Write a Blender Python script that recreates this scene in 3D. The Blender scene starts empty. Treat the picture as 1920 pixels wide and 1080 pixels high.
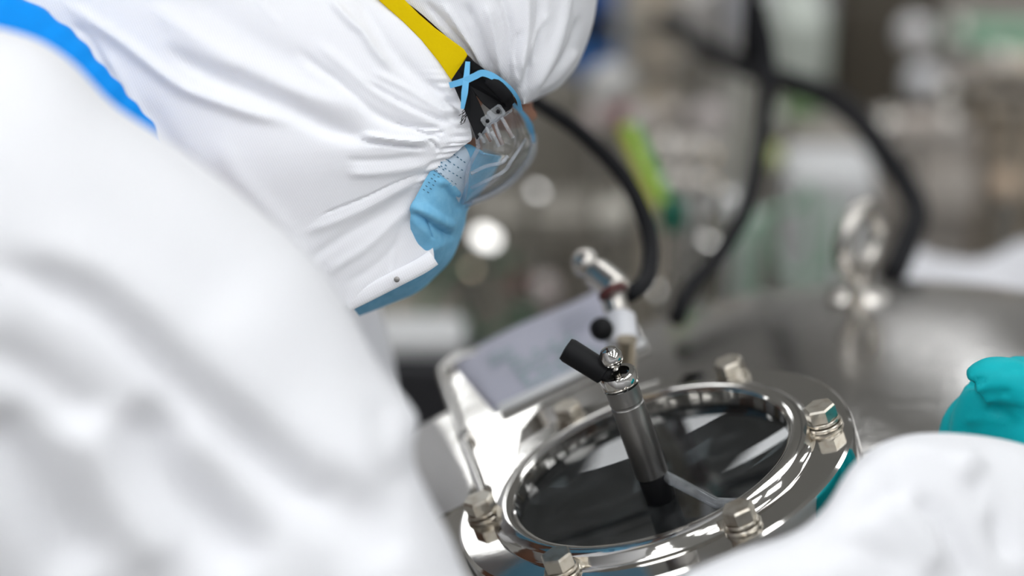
import bpy, bmesh, math, random
import numpy as np
from math import sin, cos, pi, radians
from mathutils import Vector

# ------------------------------------------------------------------ camera, world, lights, exposure
scene = bpy.context.scene
COL = scene.collection
F = 1920 * 85 / 36.0
PITCH = radians(24)
CAM = np.array([0, 0, 1.75])
RM = np.array([[1, 0, 0], [0, sin(PITCH), cos(PITCH)], [0, -cos(PITCH), sin(PITCH)]]).T

cd = bpy.data.cameras.new('camera')
cam = bpy.data.objects.new('camera', cd)
COL.objects.link(cam)
cam.location = CAM
cam.rotation_euler = (pi / 2 - PITCH, 0, 0)
cd.lens = 85
cd.sensor_width = 36
cd.clip_start = 0.05
cd.dof.use_dof = True
cd.dof.focus_distance = 1.225
cd.dof.aperture_fstop = 2.2
cd.dof.aperture_blades = 0
scene.camera = cam

world = bpy.data.worlds.new('room_ambient')
scene.world = world
world.use_nodes = True
world.node_tree.nodes['Background'].inputs[0].default_value = (0.8, 0.85, 0.9, 1)
world.node_tree.nodes['Background'].inputs[1].default_value = 0.1
scene.view_settings.view_transform = 'Standard'
scene.view_settings.look = 'None'
scene.view_settings.gamma = 1
scene.view_settings.use_curve_mapping = False
scene.view_settings.exposure = 0.0
PANEL_LIGHT = 5.7
CEIL_Z = 2.9


def P(px, py, d):
    """a point of the place seen in direction (px, py) at distance d along the lens axis"""
    return CAM + RM @ np.array([(px - 960) / F * d, (540 - py) / F * d, -d])


def proj(w):
    c = (np.asarray(w) - CAM) @ RM
    d = -c[..., 2]
    return np.stack([960 + F * c[..., 0] / d, 540 - F * c[..., 1] / d], -1), d


# ------------------------------------------------------------------ materials
def material(name, color, rough=0.5, metal=0.0, spec=0.5, bump=None, noise=None, emit=None, coat=0, sheen=0, aniso=0, sss=0, trans=0):
    m = bpy.data.materials.new(name)
    m.use_nodes = True
    nt = m.node_tree
    b = nt.nodes['Principled BSDF']
    b.inputs['Base Color'].default_value = (*color, 1)
    b.inputs['Roughness'].default_value = rough
    b.inputs['Metallic'].default_value = metal
    b.inputs['Specular IOR Level'].default_value = spec
    b.inputs['Coat Weight'].default_value = coat
    b.inputs['Sheen Weight'].default_value = sheen
    if sss:
        b.inputs['Subsurface Weight'].default_value = sss
        b.inputs['Subsurface Radius'].default_value = (.004, .004, .004)
    if emit:
        b.inputs['Emission Color'].default_value = (*emit[0], 1)
        b.inputs['Emission Strength'].default_value = emit[1]
    tc = nt.nodes.new('ShaderNodeTexCoord')
    if noise:      # (scale, colour2, low, high)
        n = nt.nodes.new('ShaderNodeTexNoise')
        n.inputs['Scale'].default_value = noise[0]
        n.inputs['Detail'].default_value = 5
        nt.links.new(tc.outputs['Object'], n.inputs['Vector'])
        r = nt.nodes.new('ShaderNodeValToRGB')
        r.color_ramp.elements[0].position = noise[2]
        r.color_ramp.elements[0].color = (*color, 1)
        r.color_ramp.elements[1].position = noise[3]
        r.color_ramp.elements[1].color = (*noise[1], 1)
        nt.links.new(n.outputs['Fac'], r.inputs['Fac'])
        nt.links.new(r.outputs['Color'], b.inputs['Base Color'])
    if bump:       # (kind, scale, strength, distance)
        if bump[0] == 'noise':
            n = nt.nodes.new('ShaderNodeTexNoise')
            n.inputs['Scale'].default_value = bump[1]
            n.inputs['Detail'].default_value = 6
            out = n.outputs['Fac']
            nt.links.new(tc.outputs['Object'], n.inputs['Vector'])
        elif bump[0] == 'weave':
            outs = []
            for ax in ('X', 'Z'):
                n = nt.nodes.new('ShaderNodeTexWave')
                n.bands_direction = ax
                n.inputs['Scale'].default_value = bump[1]
                n.inputs['Distortion'].default_value = 1.2
                n.inputs['Detail'].default_value = 2
                mp = nt.nodes.new('ShaderNodeMapping')
                mp.inputs['Rotation'].default_value = (0, radians(26), 0)
                nt.links.new(tc.outputs['Object'], mp.inputs['Vector'])
                nt.links.new(mp.outputs['Vector'], n.inputs['Vector'])
                outs.append(n.outputs['Fac'])
            mm = nt.nodes.new('ShaderNodeMath')
            mm.operation = 'ADD'
            nt.links.new(outs[0], mm.inputs[0])
            nt.links.new(outs[1], mm.inputs[1])
            out = mm.outputs[0]
        elif bump[0] == 'brushed':
            n = nt.nodes.new('ShaderNodeTexNoise')
            n.inputs['Scale'].default_value = bump[1]
            n.inputs['Detail'].default_value = 4
            mp = nt.nodes.new('ShaderNodeMapping')
            mp.inputs['Scale'].default_value = (1, 14, 14)
            mp.inputs['Rotation'].default_value = (0, 0, radians(20))
            nt.links.new(tc.outputs['Object'], mp.inputs['Vector'])
            nt.links.new(mp.outputs['Vector'], n.inputs['Vector'])
            out = n.outputs['Fac']
        bp = nt.nodes.new('ShaderNodeBump')
        bp.inputs['Strength'].default_value = bump[2]
        bp.inputs['Distance'].default_value = bump[3]
        nt.links.new(out, bp.inputs['Height'])
        nt.links.new(bp.outputs['Normal'], b.inputs['Normal'])
    return m


def clear_material(name, tint, ior=1.5, rough=0.02, smudge_haze=0.0, dark=1.0):
    """clear sheet: passes light straight through, mirrors by Fresnel, a noisy white veil of smudges and painted reflection haze"""
    m = bpy.data.materials.new(name)
    m.use_nodes = True
    nt = m.node_tree
    nt.nodes.clear()
    o = nt.nodes.new('ShaderNodeOutputMaterial')
    t = nt.nodes.new('ShaderNodeBsdfTransparent')
    t.inputs[0].default_value = (*[c * dark for c in tint], 1)
    g = nt.nodes.new('ShaderNodeBsdfGlossy')
    g.inputs['Roughness'].default_value = rough
    fr = nt.nodes.new('ShaderNodeFresnel')
    geo = nt.nodes.new('ShaderNodeNewGeometry')
    mr = nt.nodes.new('ShaderNodeMapRange')           # same reflectance from either side of the sheet
    mr.inputs['To Min'].default_value = ior
    mr.inputs['To Max'].default_value = 1 / ior
    nt.links.new(geo.outputs['Backfacing'], mr.inputs['Value'])
    nt.links.new(mr.outputs['Result'], fr.inputs['IOR'])
    mx = nt.nodes.new('ShaderNodeMixShader')
    nt.links.new(fr.outputs[0], mx.inputs[0])
    nt.links.new(t.outputs[0], mx.inputs[1])
    nt.links.new(g.outputs[0], mx.inputs[2])
    last = mx
    if smudge_haze:
        d = nt.nodes.new('ShaderNodeBsdfDiffuse')
        d.inputs[0].default_value = (.75, .78, .8, 1)
        tc = nt.nodes.new('ShaderNodeTexCoord')
        n = nt.nodes.new('ShaderNodeTexNoise')
        n.inputs['Scale'].default_value = 30
        n.inputs['Detail'].default_value = 8
        n.inputs['Distortion'].default_value = 1.5
        r = nt.nodes.new('ShaderNodeValToRGB')
        r.color_ramp.elements[0].position = .45
        r.color_ramp.elements[0].color = (smudge_haze * .25,) * 3 + (1,)
        r.color_ramp.elements[1].position = .8
        r.color_ramp.elements[1].color = (smudge_haze,) * 3 + (1,)
        nt.links.new(tc.outputs['Object'], n.inputs['Vector'])
        nt.links.new(n.outputs['Fac'], r.inputs[0])
        m2 = nt.nodes.new('ShaderNodeMixShader')
        nt.links.new(r.outputs[0], m2.inputs[0])
        nt.links.new(mx.outputs[0], m2.inputs[1])
        nt.links.new(d.outputs[0], m2.inputs[2])
        last = m2
    nt.links.new(last.outputs[0], o.inputs[0])
    return m


M = {
    'tyvek': material('white_nonwoven', (.88, .88, .91), .62, bump=('weave', 260, .10, .0005), sss=0),
    'tyvek_arm': material('white_nonwoven_sleeve', (.82, .82, .845), .6, bump=('noise', 60, .15, .002)),
    'cap': material('white_mesh_cap', (.78, .78, .81), .75, bump=('weave', 330, .18, .0006)),
    'skin': material('brown_skin', (.36, .17, .105), .5, sss=.1),
    'eye': material('eye_white', (.8, .78, .75), .2),
    'hair': material('black_hair', (.012, .01, .01), .5),
    'mask': material('sky_blue_nonwoven', (.17, .47, .72), .75, bump=('noise', 420, .25, .001), noise=(220, (.22, .54, .78), .35, .7)),
    'mask_pale': material('pale_blue_nonwoven', (.55, .66, .77), .75, bump=('noise', 420, .25, .001)),
    'dash': material('embossed_dash', (.06, .17, .27), .8),
    'yellow': material('yellow_elastic', (.70, .50, .0), .8, spec=.1, bump=('noise', 700, .3, .0006)),
    'bluecord': material('light_blue_plastic', (.13, .45, .75), .5),
    'black': material('black_plastic', (.005, .005, .006), .55, spec=.15),
    'rubber': material('black_rubber', (.006, .006, .007), .55, spec=.2),
    'cable': material('black_cable_jacket', (.007, .007, .009), .6, spec=.2),
    'bluetape': material('bright_blue_tape', (.0, .27, .83), .6, spec=.15),
    'teal': material('teal_glove_rubber', (.0, .42, .47), .55, spec=.2, bump=('noise', 90, .2, .002)),
    'lens': clear_material('clear_polycarbonate', (.975, .98, .985), 1.5, .02, smudge_haze=.2),  # white haze mixed into the lens stands for its veiling reflections
    'lensrim': clear_material('clear_polycarbonate_edge', (.88, .90, .95), 1.3, .08, smudge_haze=.5),
    'clip': clear_material('clear_plastic_clip', (.86, .87, .90), 1.4, .08, smudge_haze=.4),
    'sight': clear_material('sight_glass_pane', (.30, .33, .34), 1.6, .015, smudge_haze=.05),  # tint darkened to stand for the shade inside the vessel
    'mirror': material('polished_steel', (.66, .64, .61), .07, 1, bump=('noise', 30, .05, .002)),
    'lidsteel': material('brushed_polished_steel', (.60, .58, .56), .14, 1, bump=('brushed', 26, .25, .0014)),
    'steel': material('satin_steel', (.58, .55, .51), .26, 1, bump=('noise', 220, .05, .001)),
    'tubesteel': material('turned_steel', (.27, .26, .25), .36, 1),
    'boltsteel': material('zinc_bolt_steel', (.60, .56, .49), .3, 1, noise=(180, (.42, .36, .28), .45, .75)),
    'darksteel': material('dark_brown_steel', (.16, .14, .12), .4, .7),
    'paper': material('white_paper_sheet', (.56, .56, .66), .5),
    'print': material('green_print', (.40, .52, .53), .6),
    'printgrey': material('grey_print', (.46, .48, .55), .6),
    'floor': material('grey_epoxy_floor', (.22, .215, .20), .35, noise=(3, (.26, .25, .235), .4, .7)),
    'wall': material('cleanroom_wall', (.66, .65, .63), .6),
    'wall_white': material('white_cleanroom_panel_wall', (.62, .62, .64), .6),
    'ceil': material('ceiling_tile', (.88, .88, .87), .7),
    'frame': material('white_metal_frame', (.8, .8, .8), .4),
    'panel': material('light_panel_diffuser', (.9, .9, .9), .5, emit=((.955, .98, 1), PANEL_LIGHT)),
}


def flat(name, rgb, rough=.5, metal=0.0):
    key = '%s_%.2f_%.2f' % (name, rough, metal)
    if key not in M:
        M[key] = material(name, rgb, rough, metal)
    return M[key]


# ------------------------------------------------------------------ mesh helpers
class MB:
    def __init__(self):
        self.v, self.f = [], []

    def add(self, vs, fs):
        o = len(self.v)
        self.v += [tuple(map(float, x)) for x in vs]
        self.f += [tuple(i + o for i in q) for q in fs]

    def grid(self, A, wrap_u=False, wrap_v=False, flip=False):
        A = np.asarray(A, float)
        n, m = A.shape[:2]
        fs = []
        for i in range(n if wrap_u else n - 1):
            for j in range(m if wrap_v else m - 1):
                q = (i * m + j, ((i + 1) % n) * m + j, ((i + 1) % n) * m + (j + 1) % m, i * m + (j + 1) % m)
                fs.append(q[::-1] if flip else q)
        self.add(A.reshape(-1, 3), fs)

    def loft(self, rings, caps=True):
        rings = np.asarray(rings, float)
        n, m = rings.shape[:2]
        o = len(self.v)
        self.grid(rings, wrap_v=True)
        if caps:
            self.f.append(tuple(o + j for j in range(m)))
            self.f.append(tuple(o + (n - 1) * m + j for j in range(m))[::-1])

    def tube(self, pts, r, seg=14, caps=True, flatten=1.0, up=None):
        pts = np.asarray(pts, float)
        n = len(pts)
        r = np.full(n, r) if np.isscalar(r) else np.asarray(r, float)
        T = np.gradient(pts, axis=0)
        T /= np.linalg.norm(T, axis=1)[:, None] + 1e-12
        ref = np.array(up if up is not None else (0.13, 0.31, 0.94), float)
        rings = []
        N = np.cross(T[0], ref)
        if np.linalg.norm(N) < .05:
            N = np.cross(T[0], (1, 0.2, 0))
        N /= np.linalg.norm(N)
        for i in range(n):
            if up is not None:
                N = np.cross(T[i], ref)
            N = N - T[i] * (N @ T[i])
            N /= np.linalg.norm(N) + 1e-12
            B = np.cross(T[i], N)
            a = np.linspace(0, 2 * pi, seg, endpoint=False)
            rings.append(pts[i] + r[i] * (np.cos(a)[:, None] * N + flatten * np.sin(a)[:, None] * B))
        self.loft(rings, caps)

    def lathe(self, prof, c, ax, seg=64, closed=False):
        """prof: list of (radius, height along ax) around point c"""
        ax = np.asarray(ax, float) / np.linalg.norm(ax)
        t = np.cross(ax, (0, 1, 0.01))
        t /= np.linalg.norm(t)
        b = np.cross(ax, t)
        a = np.linspace(0, 2 * pi, seg, endpoint=False)
        rings = [np.asarray(c) + ax * h + max(r, 1e-5) * (np.cos(a)[:, None] * t + np.sin(a)[:, None] * b) for r, h in prof]
        if closed:
            self.grid(np.array(rings), wrap_u=True, wrap_v=True)
        else:
            self.loft(rings, True)

    def cyl(self, a, b, r, seg=24, bev=None):
        a, b = np.asarray(a, float), np.asarray(b, float)
        L = np.linalg.norm(b - a)
        e = min(r * .2, L * .3) if bev is None else bev
        self.lathe([(r - e, 0), (r, e), (r, L - e), (r - e, L)], a, (b - a) / L, seg)

    def hexa(self, c, ax, r, h, rot=0.0):
        ax = np.asarray(ax, float)
        t = np.cross(ax, (0, 1, 0.01))
        t /= np.linalg.norm(t)
        b = np.cross(ax, t)
        a = np.linspace(0, 2 * pi, 6, endpoint=False) + rot
        rings = [np.asarray(c) + ax * hh + rr * (np.cos(a)[:, None] * t + np.sin(a)[:, None] * b)
                 for rr, hh in ((r, 0), (r, h * .86), (r * .9, h))]
        self.loft(rings)

    def box(self, c, s, ax=None, bev=.004):
        ax = np.eye(3) if ax is None else np.asarray(ax, float)
        s = np.asarray(s, float) / 2
        e = min(bev, *(s * .45))
        def ring(z, k):
            x, y = s[0] - k, s[1] - k
            c8 = [(x - e, y), (x, y - e), (x, -y + e), (x - e, -y), (-x + e, -y), (-x, -y + e), (-x, y - e), (-x + e, y)]
            return [np.asarray(c) + ax[0] * p + ax[1] * q + ax[2] * z for p, q in c8]
        self.loft([ring(-s[2], e), ring(-s[2] + e, 0), ring(s[2] - e, 0), ring(s[2], e)])

    def ball(self, c, r, seg=20, ax=None):
        r = np.array([r, r, r]) if np.isscalar(r) else np.asarray(r, float)
        ax = np.eye(3) if ax is None else np.asarray(ax, float)
        th = np.linspace(.02, pi - .02, seg // 2 + 2)
        a = np.linspace(0, 2 * pi, seg, endpoint=False)
        rings = []
        for t in th:
            L = np.stack([r[0] * sin(t) * np.cos(a), r[1] * sin(t) * np.sin(a), np.full(seg, r[2] * cos(t))], -1)
            rings.append(np.asarray(c) + L @ ax)
        self.loft(rings)

    def prism(self, poly, off):
        """poly: 3D outline; off: thickness vector"""
        poly = np.asarray(poly, float)
        n = len(poly)
        o = len(self.v)
        off = np.asarray(off, float)
        self.add(np.vstack([poly, poly + off]), [])
        self.f.append(tuple(o + i for i in range(n)))
        self.f.append(tuple(o + n + i for i in range(n))[::-1])
        for i in range(n):
            j = (i + 1) % n
            self.f.append((o + i, o + n + i, o + n + j, o + j))

    def build(self, name, mat, parent=None, smooth=True, origin=None, angle=35, fix=True):
        me = bpy.data.meshes.new(name)
        org = np.array(ROOT.get(parent.name, (0, 0, 0)) if parent is not None else (origin if origin is not None else (0, 0, 0)), float)
        me.from_pydata([tuple(np.array(v) - org) for v in self.v], [], self.f)
        if fix:
            bm = bmesh.new()
            bm.from_mesh(me)
            bmesh.ops.recalc_face_normals(bm, faces=bm.faces)
            bm.to_mesh(me)
            bm.free()
        me.update()
        if smooth:
            me.polygons.foreach_set('use_smooth', [True] * len(me.polygons))
            if angle:
                me.set_sharp_from_angle(angle=radians(angle))
        o = bpy.data.objects.new(name, me)
        COL.objects.link(o)
        me.materials.append(mat)
        if parent is not None:
            o.parent = parent
        else:
            o.location = org
        ROOT[o.name] = tuple(org)
        return o


ROOT = {}


def tag(o, label=None, cat=None, group=None, kind=None):
    for k, v in (('label', label), ('category', cat), ('group', group), ('kind', kind)):
        if v:
            o[k] = v
    return o


def thing(name, label, cat, loc, group=None):
    o = bpy.data.objects.new(name, None)
    COL.objects.link(o)
    o.location = tuple(loc)
    o.empty_display_size = .05
    ROOT[o.name] = tuple(loc)
    return tag(o, label, cat, group)


def smooth_path(pts, n=60):
    """Catmull-Rom through points, resampled evenly"""
    p = np.asarray(pts, float)
    p = np.vstack([2 * p[0] - p[1], p, 2 * p[-1] - p[-2]])
    out = []
    for i in range(1, len(p) - 2):
        for t in np.linspace(0, 1, 24, endpoint=False):
            a, b, c, d = p[i - 1], p[i], p[i + 1], p[i + 2]
            out.append(.5 * (2 * b + (c - a) * t + (2 * a - 5 * b + 4 * c - d) * t * t + (3 * b - a - 3 * c + d) * t ** 3))
    out.append(p[-2])
    out = np.array(out)
    s = np.r_[0, np.cumsum(np.linalg.norm(np.diff(out, axis=0), axis=1))]
    u = np.linspace(0, s[-1], n)
    return np.stack([np.interp(u, s, out[:, k]) for k in range(out.shape[1])], -1)


def union(mb, voxel, smooth_iter=4):
    """one continuous skin around overlapping closed shapes"""
    me = bpy.data.meshes.new('work')
    me.from_pydata(mb.v, [], mb.f)
    bm = bmesh.new()
    bm.from_mesh(me)
    bmesh.ops.recalc_face_normals(bm, faces=bm.faces)
    bm.to_mesh(me)
    bm.free()
    o = bpy.data.objects.new('work', me)
    COL.objects.link(o)
    r = o.modifiers.new('r', 'REMESH')
    r.mode = 'VOXEL'
    r.voxel_size = voxel
    s = o.modifiers.new('s', 'SMOOTH')
    s.factor = .5
    s.iterations = smooth_iter
    dg = bpy.context.evaluated_depsgraph_get()
    ev = o.evaluated_get(dg)
    m2 = ev.to_mesh()
    n = len(m2.vertices)
    V = np.empty(n * 3)
    m2.vertices.foreach_get('co', V)
    N = np.empty(n * 3)
    m2.vertices.foreach_get('normal', N)
    fs = [tuple(p.vertices) for p in m2.polygons]
    ev.to_mesh_clear()
    bpy.data.objects.remove(o)
    bpy.data.meshes.remove(me)
    return V.reshape(-1, 3), N.reshape(-1, 3), fs


def fold_height(px, folds):
    """height of a set of cloth folds at points px; fold = (points, width, height[, taper])"""
    h = np.zeros(len(px))
    for fo in folds:
        pts, w, a = np.asarray(fo[0], float), fo[1], fo[2]
        pts = smooth_path(pts, 110) if len(pts) > 2 else np.array([pts[0] + (pts[1] - pts[0]) * t for t in np.linspace(0, 1, 20)])
        lo, hi = pts.min(0) - 4 * w, pts.max(0) + 4 * w
        idx = np.where(((px > lo) & (px < hi)).all(1))[0]
        if not len(idx):
            continue
        q = px[idx]
        D = ((q[:, None, :] - pts[None]) ** 2).sum(-1)
        k = D.argmin(1)
        d = np.sqrt(D[np.arange(len(q)), k])
        t = k / (len(pts) - 1.0)
        tp = np.clip(np.minimum(t, 1 - t) * 5, 0, 1) if len(fo) < 4 else np.clip(t * 6, 0, 1) if fo[3] == 'end' else np.clip((1 - t) * 3, 0, 1)
        h[idx] += a * np.exp(-(d / w) ** 2) * (tp * tp * (3 - 2 * tp))
    return h


def grid_normals(A):
    du = np.gradient(A, axis=0)
    dv = np.gradient(A, axis=1)
    n = np.cross(du, dv)
    n /= np.linalg.norm(n, axis=-1)[..., None] + 1e-12
    s = np.sign((n * (CAM - A)).sum(-1)).mean()
    return n * (1 if s >= 0 else -1)


rng = np.random.default_rng(7)
random.seed(5)

# ------------------------------------------------------------------ the room
def structure(name, c, s, mat):
    b = MB()
    b.box(c, s, bev=.001)
    return tag(b.build(name, mat, smooth=False, origin=c), kind='structure')


X0, X1, Y0, Y1 = -4.2, 4.4, -3.2, 7.2
structure('floor', (.1, 2.0, -.05), (8.8, 10.6, .1), M['floor'])
structure('ceiling', (.1, 2.0, CEIL_Z + .05), (8.8, 10.6, .1), M['ceil'])
structure('wall_back', (.1, Y1 + .05, CEIL_Z / 2), (8.6, .1, CEIL_Z), M['wall'])
structure('wall_front', (.1, Y0 - .05, CEIL_Z / 2), (8.6, .1, CEIL_Z), M['wall_white'])
structure('wall_left', (X0 - .05, 2.0, CEIL_Z / 2), (.1, 10.4, CEIL_Z), M['wall'])
structure('wall_right', (X1 + .05, 2.0, CEIL_Z / 2), (.1, 10.4, CEIL_Z), M['wall'])

LIGHTS = [(x, y) for y in (-2.0, -.9, .0, .9) for x in (-3.4, -2.1, -.75, .6, 1.95, 3.3)]
LIGHTS += [(-2.4, 2.8), (-.9, 3.25), (.1, 2.6), (1.0, 2.6), (2.4, 2.8), (1.2, 4.1), (2.7, 4.1), (-3.2, 4.1), (-1.6, 5.3), (2.4, 5.3), (-2.2, 6.3), (1.2, 6.3)]


def ceiling_light(x, y, proto=[]):
    if not proto:
        t = thing('ceiling_light', 'square white light panel set in the cleanroom ceiling', 'light', (x, y, CEIL_Z), 'ceiling light panels')
        b = MB()
        b.box((x, y, CEIL_Z - .012), (.6, .6, .02), bev=.002)
        b.build('diffuser', M['panel'], t, smooth=False)
        b = MB()
        for dx, dy, sx, sy in ((0, .31, .66, .04), (0, -.31, .66, .04), (.31, 0, .04, .66), (-.31, 0, .04, .66)):
            b.box((x + dx, y + dy, CEIL_Z - .014), (sx, sy, .026), bev=.002)
        b.build('frame', M['frame'], t, smooth=False)
        proto.append(t)
        return t
    r = proto[0].copy()
    COL.objects.link(r)
    r.location = (x, y, CEIL_Z)
    for ch in list(proto[0].children):
        c = ch.copy()
        COL.objects.link(c)
        c.parent = r
    return r


for x, y in LIGHTS:
    ceiling_light(x, y)

# ------------------------------------------------------------------ the reactor vessel and its sight glass
C = np.array([0.07395, 1.1220, 1.1445])
NN = np.array([-0.3185, 0.0098, 0.9479])
NN /= np.linalg.norm(NN)
EX = np.array([0.9465, -0.0518, 0.3186])
EX -= NN * (EX @ NN)
EX /= np.linalg.norm(EX)
EY = np.cross(NN, EX)


def L(x, y, z):
    return C + x * EX + y * EY + z * NN


VX, VY, VA, VH, VZ = .262, 1.285, .285, .092, 1.027


def lid_z(x, y):
    return VZ + VH * math.sqrt(max(0, 1 - ((x - VX) ** 2 + (y - VY) ** 2) / VA ** 2))


vessel = thing('reactor_vessel', 'polished steel reactor vessel with domed lid under the round sight glass', 'vessel', (VX, VY, 0))
b = MB()
rs = list(np.sin(np.linspace(.004, pi / 2, 56)) * VA)
a = np.linspace(0, 2 * pi, 160, endpoint=False)
rings = []
for r in rs:
    z = VZ + VH * math.sqrt(max(0, 1 - (r / VA) ** 2))
    rings.append(np.stack([VX + r * np.cos(a), VY + r * np.sin(a), np.full(160, z)], -1))
b.grid(rings, wrap_v=True)
V = np.array(b.v)
rel = V - C
ax_d = np.linalg.norm(rel - (rel @ NN)[:, None] * NN, axis=1)
b.f = [q for q in b.f if min(ax_d[list(q)]) > .066]
b.build('domed_lid', M['lidsteel'], vessel)
b = MB()
b.lathe([(VA - .004, VZ), (VA, VZ - .002), (VA, VZ - .05), (VA + .045, VZ - .052), (VA + .047, VZ - .055), (VA + .047, VZ - .075), (VA - .004, VZ - .076)], (VX, VY, 0), (0, 0, 1), 128, closed=True)
b.build('lid_rim', M['steel'], vessel)
b = MB()
b.lathe([(VA - .006, VZ - .077), (VA + .047, VZ - .077), (VA + .047, VZ - .098), (VA, VZ - .1), (VA, .42), (.12, .30), (.04, .29), (.04, .22), (.03, .22), (.03, .3), (.11, .31), (VA - .006, .43)], (VX, VY, 0), (0, 0, 1), 96, closed=True)
b.build('shell', M['steel'], vessel)
for k in range(3):
    t = pi / 2 + k * 2 * pi / 3
    b = MB()
    b.cyl((VX + .25 * cos(t), VY + .25 * sin(t), .5), (VX + .27 * cos(t), VY + .27 * sin(t), 0), .022)
    b.build('leg', M['steel'], vessel)
b = MB()                                   # short neck carrying the lower flange, hollow
b.lathe([(.0735, -.010), (.0735, -.105), (.078, -.105), (.078, -.047), (.106, -.046), (.108, -.044), (.108, -.030), (.106, -.028), (.076, -.027), (.076, -.010)], C, NN, 96, closed=True)
b.build('nozzle_neck', M['steel'], vessel)

sight = thing('sight_glass', 'round bolted steel sight glass with pane tinted for the dark inside on the vessel lid', 'sight glass', L(0, 0, -.027))
b = MB()
b.lathe([(.0742, -.0035), (.0742, .001), (.0750, .0045), (.0775, .0062), (.0815, .0062), (.0850, .0048), (.0868, .0012), (.0882, .0002), (.0886, 0), (.0889, 0),
         (.1058, 0), (.1061, 0), (.1078, -.0012), (.1083, -.0030), (.1083, -.0165), (.1072, -.0180), (.080, -.0180), (.080, -.0035)], C, NN, 160, closed=True)
b.build('flange_ring', M['mirror'], sight)
b = MB()
b.lathe([(.0775, -.0182), (.101, -.0182), (.101, -.0268), (.0775, -.0268)], C, NN, 96, closed=True)
b.build('gasket', M['rubber'], sight)
b = MB()                                   # dished pane
rr = np.linspace(.0006, .0785, 40)
a = np.linspace(0, 2 * pi, 96, endpoint=False)
SAG = .0075
rings = [[L(r * cos(t), r * sin(t), -.004 - SAG * (1 - (r / .0765) ** 2)) for t in a] for r in rr]
b.grid(rings, wrap_v=True)
rings = [[L(r * cos(t), r * sin(t), -.0075 - .0135 * (1 - (r / .0765) ** 2)) for t in a] for r in rr]
b.grid(rings, wrap_v=True)
b.build('glass_pane', M['sight'], sight)
for k in range(6):
    t = radians(-60 + 60 * k)
    x, y = .0935 * cos(t), .0935 * sin(t)
    b = MB()
    b.hexa(L(x, y, .0050), NN, .0084, .0074, rot=.3 + k * .5)
    b.lathe([(.0062, -.0005), (.0062, .0055)], L(x, y, 0), NN, 20)
    bolt = b.build('bolt', M['boltsteel'], sight, angle=30)
    b = MB()
    b.lathe([(.0094, .0002), (.0096, .0006), (.0096, .0018), (.0092, .0022), (.004, .0022), (.004, .0002)], L(x, y, 0), NN, 32, closed=True)
    b.lathe([(.0082, .0026), (.0085, .0030), (.0085, .0044), (.0082, .0047), (.004, .0049), (.004, .0026)], L(x, y, 0), NN, 32, closed=True)
    b.build('washer', M['boltsteel'], bolt)

# lamp standing on the pane
LX, LY = .001, -.010
lamp = thing('sight_glass_lamp', 'slim steel tube lamp standing on the dark-tinted sight glass pane', 'lamp', L(LX, LY, -.0185))
gz = -.004 - SAG * (1 - (math.hypot(LX, LY) / .0765) ** 2)
b = MB()
b.lathe([(.0076, gz + .0004), (.0080, gz + .001), (.0080, .006), (.0072, .0085)], L(LX, LY, 0), NN, 40)
b.build('rubber_foot', M['rubber'], lamp)
b = MB()
b.lathe([(.0078, .004), (.0088, .005), (.0088, .047), (.0082, .0475), (.0082, .0483), (.0088, .049), (.0088, .058), (.0060, .058)], L(LX, LY, 0), NN, 48)
b.build('tube', M['tubesteel'], lamp)
b = MB()
b.lathe([(.0060, .058), (.0096, .0582), (.0100, .059), (.0100, .0650), (.0094, .0660), (.0070, .0660), (.0068, .0635), (.0022, .0635), (.0020, .0690), (.0040, .0700), (.0060, .0730), (.0060, .0765), (.0040, .0798), (.001, .0808)], L(LX, LY, 0), NN, 40)
cap = b.build('cap', M['mirror'], lamp)
b = MB()
k0 = L(LX, LY, .0600)
dirn = P(1060, 690, 1.232) - P(1148, 745, 1.232)
dirn /= np.linalg.norm(dirn)
prof = [(.0045, .006), (.0052, .007), (.0052, .009), (.0064, .0095)]
for i in range(0):
    prof += [(.0066, .0105 + i * .0028), (.0061, .0115 + i * .0028), (.0061, .0125 + i * .0028)]
prof += [(.0066, .0308), (.0060, .0328), (.002, .0332)]
b.lathe(prof, k0, dirn, 28)
b.build('cable_gland', M['rubber'], lamp)
b = MB()
b.tube([L(LX + .006, LY - .001, .002), L(.033, -.045, -.003), L(.043, -.062, .0035), L(.048, -.070, .006)], .0030, 14)
tag(b.build('support_rod', M['clip'], lamp), 'clear greenish rod from lamp foot to the flange ring')

# lifting eye on the lid
E0 = P(1607, 552, 1.57)
E0[2] = lid_z(E0[0], E0[1]) - .001
eye = thing('lifting_eye', 'steel lifting eye bolt standing on the rear of the domed lid', 'eye bolt', E0)
b = MB()
b.lathe([(.019, 0), (.0205, .001), (.0205, .0045), (.015, .006), (.009, .009), (.0075, .014), (.0085, .020)], E0, (0, 0, 1), 40)
b.build('collar', M['steel'], eye)
b = MB()
t = np.linspace(0, 2 * pi, 48, endpoint=False)
rc = E0 + np.array([0, 0, .043])
u = np.array([.62, .78, 0])
ringp = np.array([rc + .021 * (cos(q) * u + sin(q) * np.array([0, 0, 1])) for q in t])
tub = MB()
rings = []
wv = np.array([-.78, .62, 0])
for q in t:
    nrm = cos(q) * u + sin(q) * np.array([0, 0, 1])
    rings.append([rc + .021 * nrm + .0068 * (cos(s) * nrm + sin(s) * wv) for s in np.linspace(0, 2 * pi, 16, endpoint=False)])
b.grid(rings, wrap_u=True, wrap_v=True)
b.build('ring', M['steel'], eye)

# steel document plate on the left shoulder of the vessel, with its paper
A0, B0, D0 = P(826, 692, 1.475), P(1152, 540, 1.475), P(896, 932, 1.315)
U = B0 - A0
UL = np.linalg.norm(U)
U /= UL
W = D0 - A0
W -= U * (W @ U)
WL = np.linalg.norm(W)
W /= WL
NP = np.cross(W, U)
NP /= np.linalg.norm(NP)
if NP[2] < 0:
    NP = -NP


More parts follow.
